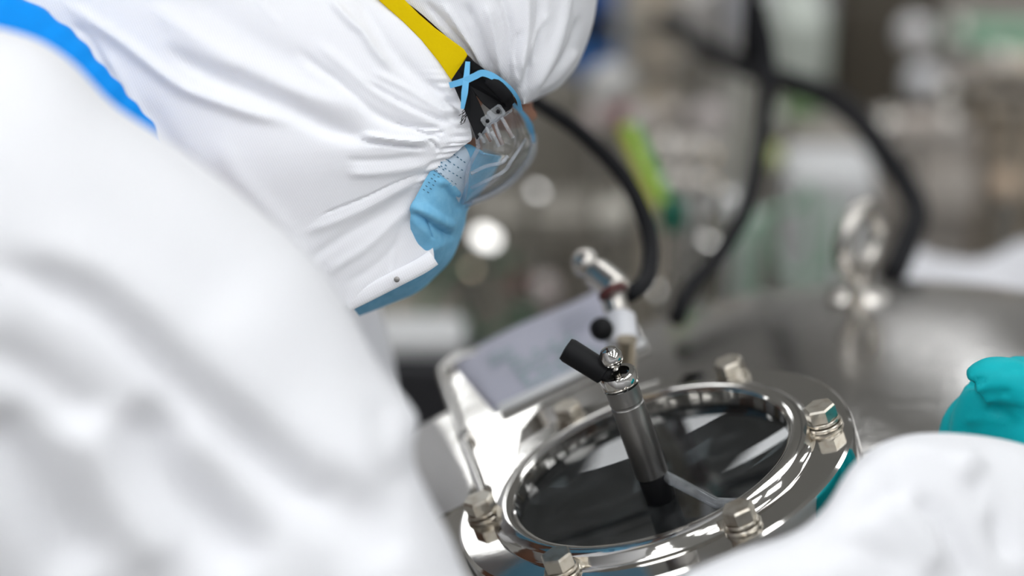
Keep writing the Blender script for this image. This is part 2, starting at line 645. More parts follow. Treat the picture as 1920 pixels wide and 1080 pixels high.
def pl(u, w, h=0.0):
    return A0 + U * u * UL + W * w * WL + NP * h


tray = thing('document_plate', 'steel plate with rounded rod edge holding the paper beside the sight glass', 'plate', pl(.4, .6))
b = MB()
out = []
rc_ = .13
for cx, cy, q0 in ((rc_, rc_ * UL / WL, pi), (1.0 - rc_, rc_ * UL / WL, 1.5 * pi)):
    for q in np.linspace(q0, q0 + pi / 2, 10):
        out.append(pl(cx + rc_ * cos(q), cy + rc_ * UL / WL * sin(q), 0))
out += [pl(1.0, .58), pl(.40, .60), pl(.26, .70), pl(.20, .84), pl(.17, .92), pl(.0, .92)]
b.prism(out, -NP * .0018)
b.build('plate', M['mirror'], tray, smooth=False)
b = MB()
b.prism([pl(-.012, .34), pl(-.012, .86), pl(-.10, 1.0), pl(-.42, 1.02), pl(-.46, .96), pl(-.46, .44), pl(-.40, .36)], -NP * .0018)
b.build('side_wing', M['mirror'], tray, smooth=False)
b = MB()
edge = [pl(-.005, 1.02, .002), pl(-.005, .82, .002), pl(-.005, .5, .002)] + [out[i] + NP * .002 for i in range(0, 10, 3)] + [pl(.17, -.002, .001), pl(.22, .0, -.001)]
b.tube(smooth_path(edge, 70), .0030, 14)
b.build('edge_rod', M['mirror'], tray)
b = MB()
b.cyl(pl(-.005, 1.0, -.008), pl(-.005, 1.0, .0035), .0055)
b.build('hinge_pin', M['darksteel'], tray)
b = MB()
b.cyl(pl(-.02, .62, .002), pl(.035, .60, .004), .0036)
b.build('latch_pin', M['steel'], tray)
b = MB()
s0 = pl(.35, .55, -.002)
b.cyl(s0, (s0[0] + .02, s0[1] + .01, lid_z(s0[0] + .02, s0[1] + .01) - .004), .006)
b.build('stand_post', M['steel'], tray)

paper = thing('paper_sheet', 'white paper with faint green print lying on the steel plate', 'paper', pl(.6, .3, .001))
b = MB()
g = []
for i in np.linspace(0, 1, 16):
    row = []
    for j in np.linspace(0, 1, 12):
        row.append(pl(.05 + .13 * j * (1 - i) + .93 * i + .05 * max(0, .15 - j) / .15 * (1 - i), -.03 + .54 * j, .0009 + .0016 * sin(i * 4) ** 2 + .001 * j * (1 - j)))
    g.append(row)
b.grid(g)
o = b.build('sheet', M['paper'], paper)
md = o.modifiers.new('thick', 'SOLIDIFY')
md.thickness = .0003
b = MB()
b2 = MB()


def dab(m, u0, w0, lu, lw):
    m.add([pl(u0, w0, .0032), pl(u0 + lu, w0, .0032), pl(u0 + lu, w0 + lw, .0032), pl(u0, w0 + lw, .0032)], [(0, 1, 2, 3)])


for i in range(9):                                 # illegible green block of print
    for j in range(5):
        if rng.random() < .8:
            dab(b, .34 + i * .045 + .02 * j * .4, .22 + j * .055, .038 * rng.uniform(.6, 1), .03)
for j in range(2):
    for i in range(4):
        dab(b, .25 + i * .035, .12 + j * .05, .028, .022)
for j in range(5):
    dab(b2, .66, .07 + j * .035, .22 * rng.uniform(.6, 1), .012)
b.build('green_print', M['print'], paper, smooth=False)
b2.build('text_lines', M['printgrey'], paper, smooth=False)
b = MB()
b.box(pl(.60, .53, .003), (.80 * UL, .006, .004), (U, W, NP), bev=.0015)
tag(b.build('paper_clip_bar', M['frame'], tray), 'white bar along the lower edge of the paper')

# valve fitting behind the lamp
V0 = P(1174, 690, 1.350)
vz = lid_z(V0[0], V0[1]) - .004
valve = thing('valve_fitting', 'small steel valve with white body and red ring behind the lamp', 'valve', (V0[0], V0[1], vz))
b = MB()
b.lathe([(.0075, vz), (.0085, vz + .002), (.0055, vz + .006), (.0052, V0[2] + .016), (.0060, V0[2] + .018)], (V0[0], V0[1], 0), (0, 0, 1), 24)
tag(b.build('stem', flat('brass_tan', (.42, .36, .27), .3, .8), valve), 'tan metal stem')
b = MB()
p0, p1 = P(1168, 652, 1.355), P(1160, 590, 1.365)
b.cyl(p0, p1, .0092)
tag(b.build('body', flat('white_plastic', (.72, .72, .75), .4), valve), 'white body')
b = MB()
p2 = P(1146, 545, 1.370)
b.cyl(p1, p2, .0075)
p3 = P(1098, 492, 1.385)
b.cyl(P(1162, 545, 1.370), P(1118, 510, 1.385), .009)
b.ball(p3, .0085)
b.build('head', M['steel'], valve)
b = MB()
b.cyl(P(1151, 552, 1.362), P(1146, 542, 1.363), .0088)
tag(b.build('red_ring', flat('dark_red', (.09, .015, .015), .5), valve), 'dark red ring')
b = MB()
b.cyl(P(1158, 622, 1.360), P(1120, 616, 1.350), .0042)
b.ball(P(1128, 617, 1.350), .0068)
tag(b.build('lever', M['rubber'], valve), 'black lever knob')

# ------------------------------------------------------------------ the worker
base = np.array([-.78, 1.18, 0.0])
MID = 1.31                                          # distance of the head's middle plane


def H(px, py, d=MID):
    return P(px, py, d)


def head_axes():
    f = H(880 + 88, 212 + 48) - H(880, 212)
    f /= np.linalg.norm(f)
    up = H(880 + 48, 212 - 88) - H(880, 212)
    up -= f * (up @ f)
    up /= np.linalg.norm(up)
    return f, up, np.cross(f, up)


HF, HU, HR = head_axes()
if HR @ (CAM - H(600, 100)) < 0:
    HR = -HR
AX = np.array([HF, HR, HU])
EYE0 = H(884, 214)


def face(f, r, u):
    return EYE0 + HF * f + HR * r + HU * u


b = MB()
b.ball(face(-.088, 0, .028), (.094, .074, .098), 28, AX)          # skull
b.ball(face(-.050, 0, -.050), (.052, .056, .062), 24, AX)         # cheeks and jaw
b.ball(face(-.030, 0, -.088), (.032, .032, .024), 20, AX)         # chin
b.ball(face(-.012, 0, .030), (.026, .050, .030), 20, AX)          # brow and forehead
b.tube(np.array([face(-.008, 0, .004), face(.006, 0, -.018), face(.014, 0, -.036), face(.002, 0, -.044)]), [.009, .010, .013, .012], 14)
for s in (-1, 1):
    b.ball(face(-.012, s * .052, .004), (.018, .018, .03), 16, AX)    # cheek bone and temple
    b.ball(face(-.026, s * .046, -.018), (.020, .020, .022), 16, AX)
    b.ball(face(-.092, s * .074, -.006), (.018, .010, .032), 16, AX)  # ears
    b.ball(face(.002, s * .017, -.064), (.010, .018, .007), 14, AX)   # lips
nk0, nk1 = face(-.085, 0, -.06), P(300, 400, 1.31)
b.tube(np.array([nk0, (nk0 + nk1) / 2, nk1]), [.052, .05, .06], 20)
sh_r, sh_l = P(60, 620, 1.07), P(330, 400, 1.44)
hipc = np.array([-.78, 1.18, .90])
b.tube(np.array([nk1, nk1 * .6 + hipc * .4, hipc]), [.05, .08, .085], 24)
b.tube(np.array([face(-.012, 0, .030), P(965, 215, 1.30), P(985, 203, 1.295), P(992, 196, 1.295)]), [.02, .014, .010, .007], 16)
elbow_r, wrist_r = P(900, 1400, 1.02), P(1960, 990, 1.15)
b.tube(np.array([nk1, P(150, 560, 1.2), sh_r, elbow_r, wrist_r]), [.04, .04, .044, .034, .024], 18)
elbow_l, wrist_l = P(570, 820, 1.46), P(540, 1110, 1.37)
b.tube(np.array([nk1, sh_l, elbow_l, wrist_l]), [.04, .038, .032, .024], 18)
for s in (-1, 1):
    b.tube(np.array([hipc + (0, s * .08, 0), (-.72, 1.18 + s * .11, .48), (-.80, 1.18 + s * .12, .06)]), [.066, .045, .034], 18)
    b.ball((-.75, 1.18 + s * .12, .045), (.11, .042, .036), 16)
V, N, fs = union(b, .0045, 3)
b = MB()
b.add(V, fs)
person = b.build('person', M['skin'], origin=base, angle=None)
tag(person, 'person in white hooded coverall, blue mask and clear goggles bending over the vessel', 'person')
for s in (-1, 1):
    b = MB()
    b.ball(face(.004, s * .031, -.002), .0115, 16, AX)
    b.build('eyeball', M['eye'], person)

# --- coverall: one continuous garment, torso, both sleeves, trousers
b = MB()


def sleeve(sections, d_thick, seg=36):
    rings = []
    for (r, l, dc, th) in sections:
        r_, l_ = P(r[0], r[1], dc), P(l[0], l[1], dc)
        c = (r_ + l_) / 2
        e1 = (r_ - l_) / 2
        e2 = (CAM - c) / np.linalg.norm(CAM - c) * th
        a = np.linspace(0, 2 * pi, seg, endpoint=False)
        ca, sa = np.cos(a), np.sin(a)
        rings.append(c + e1 * (np.sign(ca) * np.abs(ca) ** .85)[:, None] + e2 * (np.sign(sa) * np.abs(sa) ** .85)[:, None])
    return rings


arm = [((-520, 30), (-700, 900), 1.10, .13), ((-180, 35), (-520, 1000), 1.08, .13), ((30, 66), (-400, 1100), 1.06, .125),
       ((130, 118), (-340, 1140), 1.055, .12), ((208, 200), (-290, 1180), 1.05, .115), ((290, 252), (-240, 1220), 1.05, .11),
       ((400, 330), (-150, 1270), 1.05, .105), ((500, 410), (-60, 1320), 1.05, .10), ((590, 492), (20, 1370), 1.05, .098),
       ((655, 585), (100, 1420), 1.05, .095), ((712, 690), (180, 1460), 1.045, .092), ((762, 752), (280, 1500), 1.04, .09),
       ((788, 792), (350, 1540), 1.04, .088), ((768, 842), (430, 1580), 1.035, .086), ((800, 925), (520, 1620), 1.03, .085),
       ((845, 1010), (600, 1660), 1.03, .082), ((880, 1090), (720, 1710), 1.03, .08), ((960, 1180), (860, 1730), 1.03, .075), ((1080, 1200), (1040, 1720), 1.04, .07)]
A_s = np.array([[*r, *l, d, t] for r, l, d, t in arm], float)
A_s = smooth_path(A_s, 64)
b.loft(sleeve([((q[0], q[1]), (q[2], q[3]), q[4], q[5]) for q in A_s], 0))
fore = [((900, 1230), (820, 1720), 1.03, .065), ((1040, 1180), (1010, 1700), 1.04, .065), ((1150, 1128), (1150, 1650), 1.05, .062),
        ((1270, 1080), (1300, 1600), 1.06, .060), ((1390, 1030), (1440, 1550), 1.07, .058), ((1475, 1005), (1560, 1500), 1.08, .056),
        ((1545, 955), (1660, 1450), 1.09, .055), ((1580, 895), (1750, 1400), 1.10, .054), ((1622, 848), (1830, 1350), 1.11, .052),
        ((1700, 815), (1930, 1290), 1.12, .050), ((1800, 812), (2040, 1230), 1.135, .047), ((1920, 832), (2120, 1180), 1.15, .044), ((2040, 880), (2190, 1130), 1.165, .040)]
F_s = smooth_path(np.array([[*r, *l, d, t] for r, l, d, t in fore], float), 60)
b.loft(sleeve([((q[0], q[1]), (q[2], q[3]), q[4], q[5]) for q in F_s], 0))
tr = smooth_path(np.array([P(520, 440, 1.34), P(330, 420, 1.32), P(60, 440, 1.27), P(-350, 520, 1.2), hipc + (.03, 0, .04), hipc - (.02, 0, .12)]), 40)
b.tube(tr, np.interp(np.linspace(0, 1, 40), [0, .15, .4, .7, 1], [.03, .055, .12, .16, .16]), 32)
b.tube(smooth_path(np.array([P(250, 300, 1.34), P(400, 380, 1.44), P(520, 560, 1.48), P(586, 760, 1.47), P(570, 950, 1.42), P(540, 1120, 1.37)]), 40), np.interp(np.linspace(0, 1, 40), [0, .3, 1], [.075, .062, .045]), 24)
for s in (-1, 1):
    b.tube(smooth_path(np.array([hipc + (0, s * .08, .02), (-.72, 1.18 + s * .11, .48), (-.80, 1.18 + s * .12, .10)]), 24), np.interp(np.linspace(0, 1, 24), [0, 1], [.12, .075]), 24)
V, N, fs = union(b, .0045, 6)
px, dd = proj(V)
facing = (N * (CAM - V)).sum(1) / np.linalg.norm(CAM - V, axis=1)
SH = [([(-60, 470), (33, 505), (167, 563), (240, 620), (311, 690), (400, 770), (500, 858), (610, 958), (700, 1040)], 34, -.010),
      ([(40, 420), (200, 520), (330, 610), (450, 720), (560, 820), (680, 940)], 60, .006),
      ([(240, 740), (275, 800), (300, 880), (390, 980), (500, 1080)], 55, -.013),
      ([(130, 760), (190, 860), (250, 960), (330, 1080)], 50, .007),
      ([(-40, 760), (40, 880), (110, 1000), (160, 1100)], 60, -.012),
      ([(-60, 640), (60, 700), (140, 760), (210, 800)], 40, -.006),
      ([(380, 560), (520, 660), (640, 800), (720, 960)], 70, .004),
      ([(705, 740), (715, 800), (725, 860), (760, 930)], 30, -.003),
      ([(600, 880), (680, 960), (740, 1060)], 34, -.005),
      ([(1700, 920), (1768, 974), (1809, 1047), (1830, 1120)], 20, -.007),
      ([(1660, 930), (1720, 990), (1760, 1080)], 24, .005),
      ([(1815, 880), (1870, 965), (1895, 1060)], 20, -.006),
      ([(1780, 850), (1840, 900), (1860, 990)], 22, .004),
      ([(1632, 880), (1650, 902), (1690, 915)], 12, -.004),
      ([(1560, 950), (1600, 960), (1660, 930), (1720, 900)], 18, -.004),
      ([(1480, 1030), (1600, 1020), (1720, 1080)], 26, -.004),
      ([(1620, 870), (1720, 850), (1850, 880)], 20, .003)]
SH = [(f[0], f[1], f[2] * .95) for f in SH]
near = (facing > -.2) & (dd < 1.2)
hh = np.zeros(len(V))
hh[near] = fold_height(px[near], SH)
V = V + N * hh[:, None]
b = MB()
b.add(V, fs)
coverall = b.build('coverall', M['tyvek_arm'], person, angle=None)

# --- hood
NEAR = .088


def patch(edge, prof, n, m, depth_edge, depth_prof, boxy=1.0, mid_push=0.0):
    """surface from the middle profile (b=0) round to the near edge (b=1)"""
    E_ = smooth_path(edge, n)
    Q_ = smooth_path(prof, n)
    de = np.interp(np.linspace(0, 1, n), np.linspace(0, 1, len(depth_edge)), depth_edge)
    dp = np.interp(np.linspace(0, 1, n), np.linspace(0, 1, len(depth_prof)), depth_prof)
    px, dd = np.zeros((n, m, 2)), np.zeros((n, m))
    for j, t in enumerate(np.linspace(0, 1, m)):
        k = (1 - cos(t * pi / 2)) ** boxy
        px[:, j] = Q_ + (E_ - Q_) * k
        dd[:, j] = dp + (de - dp) * sin(t * pi / 2) - mid_push * sin(t * pi)
    return px, dd


def lift(px, dd):
    n, m = dd.shape
    c = np.stack([(px[..., 0] - 960) / F * dd, (540 - px[..., 1]) / F * dd, -dd], -1)
    return CAM + c @ RM.T


open_edge = [(815, 490), (811, 463), (797, 432), (786, 402), (780, 382), (800, 345), (830, 308), (852, 288), (874, 270), (884, 262),
             (883, 244), (873, 205), (850, 158), (828, 118), (800, 80), (757, 38), (715, 0), (640, -70), (540, -190), (470, -340)]
back_edge = [(330, 730), (250, 650), (190, 560), (140, 470), (90, 380), (40, 300), (-10, 220), (-60, 150), (-110, 80), (-160, 0),
             (-190, -80), (-210, -150), (-220, -230), (-210, -300), (-180, -360), (-130, -400), (-60, -430), (60, -440), (220, -430), (380, -400)]
n, m = 300, 300
Eo, Eb = smooth_path(open_edge, n), smooth_path(back_edge, n)
vv = np.linspace(0, 1, n)
ss = np.linspace(0, 1, m)
px = Eo[:, None] * (1 - ss[None, :, None]) + Eb[:, None] * ss[None, :, None]
shape = np.interp(vv, [0, .10, .25, .5, .7, .85, 1], [.74, .84, .96, 1.0, .95, .70, .0])
shape = np.convolve(np.pad(shape, 12, 'edge'), np.ones(25) / 25, 'valid')
bulge = 1 + .10 * np.sin(np.pi * np.clip(ss * 1.15, 0, 1))
dd = MID - NEAR * shape[:, None] * bulge[None, :] - .02 * ss[None, :] ** 2 * shape[:, None]
A = lift(px, dd)
NR = grid_normals(A)
flatpx = px.reshape(-1, 2)
HFOLD = [([(100, -10), (150, 25), (230, 80), (300, 135), (350, 168), (420, 195), (480, 215), (560, 232)], 13, .0055),
         ([(300, 85), (380, 130), (460, 165), (540, 200), (600, 232), (655, 252), (720, 262)], 17, -.0070),
         ([(260, -10), (330, 45), (400, 92), (480, 135), (560, 172), (640, 196), (720, 212)], 20, .0045),
         ([(350, -20), (440, 50), (520, 100), (590, 140)], 26, -.003),
         ([(610, -10), (655, 38), (680, 60), (704, 95), (742, 138)], 9, .0040),
         ([(660, -20), (700, 40), (740, 100), (790, 150), (845, 200)], 14, -.0035),
         ([(547, 85), (595, 125), (635, 155), (702, 212), (758, 236), (800, 240)], 10, -.0038),
         ([(580, 70), (640, 120), (700, 170), (770, 210), (830, 232)], 11, .0026),
         ([(680, 150), (746, 187), (791, 210), (835, 229), (862, 238)], 5, -.0026),
         ([(690, 130), (760, 165), (810, 195), (860, 226)], 7, .0016),
         ([(800, 150), (835, 180), (860, 206), (872, 226)], 5, -.0020),
         ([(670, 262), (713, 270), (769, 277), (800, 279)], 3.2, -.0028),
         ([(670, 250), (713, 258), (769, 264), (815, 262)], 6, .0022),
         ([(740, 222), (757, 233), (790, 238), (830, 240)], 4, -.0022),
         ([(770, 241), (802, 250), (838, 247)], 3.0, -.0022),
         ([(800, 262), (815, 270), (822, 286)], 3.0, -.0016),
         ([(792, 256), (812, 253), (826, 262)], 2.6, -.0016),
         ([(640, 326), (724, 322), (787, 311), (830, 296)], 9, .0022),
         ([(640, 300), (720, 300), (800, 292)], 7, -.0014),
         ([(590, 408), (680, 373), (735, 347), (795, 322)], 2.5, -.0010),
         ([(560, 440), (660, 402), (740, 360), (800, 330)], 9, .0018),
         ([(560, 500), (650, 440), (730, 390), (790, 345)], 11, -.0018),
         ([(600, 520), (690, 460), (745, 410), (785, 370)], 9, .0016),
         ([(640, 540), (700, 500), (750, 450), (783, 395)], 8, -.0012),
         ([(735, 520), (738, 480), (745, 440), (775, 400)], 6, -.0008),
         ([(60, 30), (110, 70), (150, 110), (200, 180)], 12, -.003),
         ([(130, 40), (165, 70), (190, 110), (215, 150)], 8, -.003),
         ([(180, 90), (220, 140), (250, 200), (300, 280)], 14, .003),
         ([(260, 180), (300, 240), (350, 320), (420, 420)], 22, -.003),
         ([(400, 240), (440, 320), (520, 420), (600, 520)], 24, .003),
         ([(300, 60), (390, 110), (460, 140)], 16, .002),
         ([(480, -10), (500, 20), (530, 50)], 9, .001)]
HFOLD = [(f[0], f[1], f[2] * (.62 if f[1] >= 7 else 1.0)) for f in HFOLD]
hgt = fold_height(flatpx, HFOLD).reshape(n, m)
# gathered elastic along the face opening
sarc = np.linspace(0, 1, n)
gath = np.interp(sarc, [0, .14, .2, .30, .36, .42, 1], [0, 0, 1, 1, .8, .0, 0])
ripple = np.sin(sarc * 330 + 2.5 * np.sin(sarc * 47)) * .6 + np.sin(sarc * 190 + 1.7) * .5
hgt += .0013 * gath[:, None] * ripple[:, None] * np.exp(-((ss[None, :] - .022) / .022) ** 2)
hgt += .0010 * gath[:, None] * np.exp(-((ss[None, :] - .040) / .006) ** 2) * -.4
hgt += .0008 * rng.normal(size=(n, m)).cumsum(0)[..., :] * 0
A = A + NR * hgt[..., None]
b = MB()
b.grid(A)
# far half, mirrored in the head's middle plane, coarser
ii, jj = np.linspace(0, n - 1, 50).astype(int), np.linspace(0, m - 1, 40).astype(int)
dm = 2 * MID - dd[np.ix_(ii, jj)]
b.grid(lift(px[np.ix_(ii, jj)] + (np.array([0, 0])), dm))
hood = b.build('hood', M['tyvek'], person, angle=None)
md = hood.modifiers.new('cloth', 'SOLIDIFY')
md.thickness = .0009
md.offset = -1
es = hood.modifiers.new('crisp', 'EDGE_SPLIT')
es.split_angle = radians(50)
# zip flap along the throat with its puller
b = MB()
zp = np.array([P(650, 573, 1.238), P(700, 548, 1.238), P(745, 525, 1.238), P(790, 502, 1.2385), P(814, 486, 1.239)])
zs = smooth_path(zp, 40)
up_v = P(760, 470, 1.238) - P(770, 500, 1.238)
up_v /= np.linalg.norm(up_v)
b.tube(zs + up_v * .0008, .0042, 12, flatten=.35, up=(CAM - zs[20]))
b.build('zip_flap', M['tyvek'], hood)
b = MB()
b.lathe([(.0010, 0), (.0015, .0003), (.0015, .0011), (.0008, .0014)], P(744, 524, 1.2345), CAM - P(744, 524, 1.2345), 16)
b.build('zip_puller', M['tubesteel'], hood)
b = MB()
for i in range(9):
    s = P(874 + rng.normal() * 3, 203 + i * 1.7 + rng.normal() * 2, 1.2235)
    e = P(862 + rng.normal() * 4 + i * .35, 222 + i * 1.2 + rng.normal() * 5, 1.2195)
    mm_ = (s + e) / 2 + rng.normal(size=3) * .0008
    b.tube(smooth_path(np.array([s, mm_, e]), 8), .00016, 5)
b.build('hair', M['hair'], person)

# --- blue tape band at the collar
cp = np.array([P(-90, 20, 1.165), P(-20, 48, 1.165), P(45, 68, 1.165), P(110, 120, 1.165), P(160, 172, 1.165), P(205, 218, 1.167), P(250, 262, 1.17), P(310, 330, 1.175)])
cs = smooth_path(cp, 120)
b = MB()
rad = np.interp(np.linspace(0, 1, 120), [0, .2, .4, .55, .75, .85, 1], [.0160, .0165, .0160, .0150, .0135, .0115, .006])
rad = rad + .0005 * np.sin(np.linspace(0, 70, 120)) + .0004 * np.sin(np.linspace(0, 31, 120) + 1)
b.tube(cs, rad, 24, flatten=.55, up=(CAM - cs[60]))
tag(b.build('collar_tape', M['bluetape'], person, angle=None), 'bright blue tape band along the collar')

# --- bouffant cap
edge = [(980, 196), (940, 160), (905, 130), (876, 104), (828, 60), (778, 16), (715, -30), (640, -100), (560, -200), (500, -300), (480, -400)]
prof = [(988, 194), (1018, 180), (1045, 166), (1062, 150), (1085, 118), (1107, 62), (1118, 10), (1122, -60), (1090, -210), (1000, -330), (860, -410), (680, -440), (500, -420)]
px, dd = patch(edge, prof, 220, 160, [1.245, 1.232, 1.226, 1.224, 1.224, 1.224, 1.225, 1.235, 1.27], [1.30, MID, MID, MID, MID], 1.0, .012)
A = lift(px, dd)
NR = grid_normals(A)
BF = [([(985, 190), (1010, 150), (1040, 90), (1060, 10), (1060, -60)], 10, .003),
      ([(980, 185), (990, 140), (1010, 80), (1015, 0), (1010, -60)], 9, -.003),
      ([(968, 182), (975, 130), (985, 70), (985, 0), (970, -60)], 10, .0035),
      ([(955, 172), (955, 120), (958, 60), (945, 0), (930, -60)], 8, -.003),
      ([(945, 160), (935, 110), (925, 60), (910, 0)], 8, .003),
      ([(930, 150), (915, 110), (898, 60), (870, 0)], 8, -.003),
      ([(915, 140), (895, 105), (860, 50), (825, 0)], 7, .0025),
      ([(895, 120), (870, 85), (835, 45), (795, 0)], 6, -.0025),
      ([(1000, 185), (1035, 150), (1070, 90), (1090, 20)], 8, -.0025),
      ([(1010, 180), (1050, 140), (1085, 90)], 6, .002),
      ([(972, 150), (968, 100), (975, 50)], 5, -.0018), ([(1000, 130), (1000, 80), (1030, 20)], 6, .002)]
A = A + NR * fold_height(px.reshape(-1, 2), BF).reshape(dd.shape)[..., None]
b = MB()
b.grid(A)
b.grid(lift(px[::4, ::4], 2 * MID - dd[::4, ::4]))
bc = b.build('bouffant_cap', M['cap'], person, angle=None)
md = bc.modifiers.new('cloth', 'SOLIDIFY')
md.thickness = .0008
es = bc.modifiers.new('crisp', 'EDGE_SPLIT')
es.split_angle = radians(50)

# --- face mask
edge = [(900, 285), (874, 272), (846, 285), (816, 310), (792, 348), (772, 392), (772, 440), (768, 485), (735, 515), (690, 540), (652, 562)]
prof = [(938, 292), (930, 312), (914, 340), (892, 368), (874, 395), (868, 425), (848, 478), (820, 512), (782, 545), (730, 568), (672, 590)]
px, dd = patch(edge, prof, 240, 110, [1.235, 1.232, 1.230, 1.230, 1.231, 1.235, 1.244, 1.254, 1.262, 1.27, 1.275], [1.29, 1.295, 1.29, 1.29, 1.29, 1.29], .9, .004)
A = lift(px, dd)
NR = grid_normals(A)
fl = px.reshape(-1, 2)
MF = [([(770, 394), (800, 412), (830, 434), (856, 446)], 7, -.0026), ([(765, 383), (800, 397), (830, 415), (858, 424)], 9, .0026),
      ([(800, 410), (808, 432), (812, 452)], 4, -.0016), ([(830, 340), (850, 380), (862, 400)], 10, -.0012), ([(760, 500), (800, 470), (840, 450)], 8, .0012),
      ([(812, 340), (838, 345), (862, 372)], 6, .0010), ([(700, 570), (740, 556), (790, 530), (826, 500)], 5, -.0008)]
A = A + NR * fold_height(fl, MF).reshape(dd.shape)[..., None]
b = MB()
b.grid(A)
b.grid(lift(px[::4, ::4], 2 * MID - dd[::4, ::4]))
mask = b.build('face_mask', M['mask'], person, angle=None)
md = mask.modifiers.new('cloth', 'SOLIDIFY')
md.thickness = .0008
md.offset = -1
# pale upper hem: a strip lying on the mask
NRm = grid_normals(A)


def on_mask(x, y, h=.0005):
    k = ((px[..., 0] - x) ** 2 + (px[..., 1] - y) ** 2).argmin()
    i, j = np.unravel_index(k, dd.shape)
    w = A[i, j]
    q, d = proj(w)
    return P(x, y, d) + NRm[i, j] * h


b = MB()
g = []
lo = smooth_path([(812, 318), (824, 326), (838, 340), (850, 358), (858, 378)], 40)
hi = smooth_path([(866, 272), (874, 280), (879, 292), (880, 305), (876, 330)], 40)
for t in np.linspace(0, 1, 30):
    g.append([on_mask(*(lo[i] * (1 - t) + hi[i] * t), h=.0010) for i in range(40)])
b.grid(g)
tag(b.build('upper_hem', M['mask_pale'], mask, angle=None), 'pale bluish white upper hem')
b = MB()


def dash(x, y, ang, ln=6.0, wd=2.4):
    c, s = cos(ang), sin(ang)
    q = [(x + u * c - v * s, y + u * s + v * c) for u, v in ((-ln / 2, -wd / 2), (ln / 2, -wd / 2), (ln / 2, wd / 2), (-ln / 2, wd / 2))]
    b.add([on_mask(*p, h=.0017) for p in q], [(0, 1, 2, 3)])


for (x0, y0, x1, y1, k) in ((828, 312, 860, 330, 6), (836, 300, 863, 316, 5), (846, 288, 868, 302, 5), (816, 321, 850, 342, 6)):
    for t in np.linspace(0, 1, k):
        dash(x0 + (x1 - x0) * t, y0 + (y1 - y0) * t, math.atan2(y1 - y0, x1 - x0), 3.4, 1.8)
for off in (0, 7):
    for t in np.linspace(0, 1, 10):
        x, y = 838 - 42 * t + off * .95, 290 + 66 * t + off * .6 + 6 * t * (1 - t)
        dash(x, y, radians(35), 3.4, 2.0)
b.build('embossed_dashes', M['dash'], mask, smooth=False)

def strap(mb, pts, w, th=.0009):
    """flat band: points carry (px, py, d)"""
    s = smooth_path(np.array([P(*p) for p in pts]), 48)
    n = len(s)
    ws = np.interp(np.linspace(0, 1, n), np.linspace(0, 1, len(w)), w)
    T = np.gradient(s, axis=0)
    T /= np.linalg.norm(T, axis=1)[:, None]
    rings = []
    for i in range(n):
        view = CAM - s[i]
        view /= np.linalg.norm(view)
        B = np.cross(T[i], view)
        B /= np.linalg.norm(B)
        Nn = np.cross(B, T[i])
        w2 = ws[i] / 2
        rings.append([s[i] + B * w2 - Nn * th / 2, s[i] + B * w2 + Nn * th / 2, s[i] - B * w2 + Nn * th / 2, s[i] - B * w2 - Nn * th / 2])
    mb.loft(rings)


# --- goggles
gg = thing('goggles', None, None, face(0, 0, 0))
gg.parent = person
gg.location = tuple(np.array(face(0, 0, 0)) - base)
edge = [(958, 206), (935, 222), (912, 242), (896, 258), (896, 278), (884, 302), (876, 325), (874, 352), (868, 381)]
prof = [(964, 196), (980, 210), (992, 232), (1000, 262), (998, 288), (984, 312), (962, 337), (925, 362), (872, 383)]
gpx, gdd = patch(edge, prof, 120, 70, [1.226, 1.222, 1.221, 1.222, 1.228, 1.232, 1.236, 1.242, 1.256], [1.285, 1.30, MID, MID, MID, MID, 1.305, 1.295, 1.27], .8, .006)
GA = lift(gpx, gdd)
b = MB()
b.grid(GA)
b.grid(lift(gpx[::3, ::3], 2 * MID - gdd[::3, ::3]))
lens = b.build('lens', M['lens'], gg, angle=None)
b = MB()
b.tube(GA[:, -1], .0011, 10)
b.tube(GA[30:, 2], .0022, 10)
b.tube(GA[30:, 9], .0008, 8)
b.tube(smooth_path([P(884, 352, 1.24), P(930, 330, 1.232), P(948, 318, 1.230), P(960, 300, 1.230), P(985, 262, 1.25)], 40), .0010, 8)
b.tube(smooth_path([P(884, 325, 1.234), P(910, 312, 1.230), P(940, 305, 1.228), P(952, 292, 1.228)], 30), .0010, 8)
lrim = b.build('lens_rim', M['lensrim'], lens, angle=None)
b = MB()
for (x0, y0, x1, y1) in ((912, 236, 920, 262), (928, 230, 942, 272), (940, 220, 962, 258), (898, 250, 908, 266), (922, 246, 936, 274)):
    b.tube([P(x0, y0, 1.217), P((x0 + x1) / 2, (y0 + y1) / 2, 1.217), P(x1, y1, 1.219)], .0009, 8)
ax3 = np.array([P(940, 200, 1.216) - P(920, 214, 1.216), P(930, 240, 1.216) - P(916, 214, 1.216), CAM - P(920, 210, 1.216)])
ax3[0] /= np.linalg.norm(ax3[0])
ax3[1] -= ax3[0] * (ax3[1] @ ax3[0])
ax3[1] /= np.linalg.norm(ax3[1])
ax3[2] = np.cross(ax3[0], ax3[1])
b.box(P(930, 212, 1.2165), (.0085, .0060, .004), ax3, bev=.001)
b.box(P(912, 226, 1.2165), (.0050, .0050, .004), ax3, bev=.001)
hc = b.build('hinge_clip', M['clip'], gg, angle=25)
b = MB()
for (x0, y0, x1, y1, w_) in ((925, 232, 942, 271, .0026), (944, 225, 960, 257, .0022), (911, 249, 920, 265, .0016)):  # brown put in for skin seen refracted through the clear prongs
    strap(b, [(x0, y0, 1.2185), ((x0 + x1) / 2, (y0 + y1) / 2, 1.2185), (x1, y1, 1.2195)], [w_, w_, w_ * .8])
tag(b.build('skin_tint_bar', material('refracted_skin_brown', (.20, .12, .09), .4), hc, angle=30), 'brown bars painted for skin refracted in the clear clip')
b = MB()
b.ball(P(934, 209, 1.2135), .0011, 10)
b.ball(P(914, 227, 1.2135), .0011, 10)
b.build('rivet', M['black'], gg)
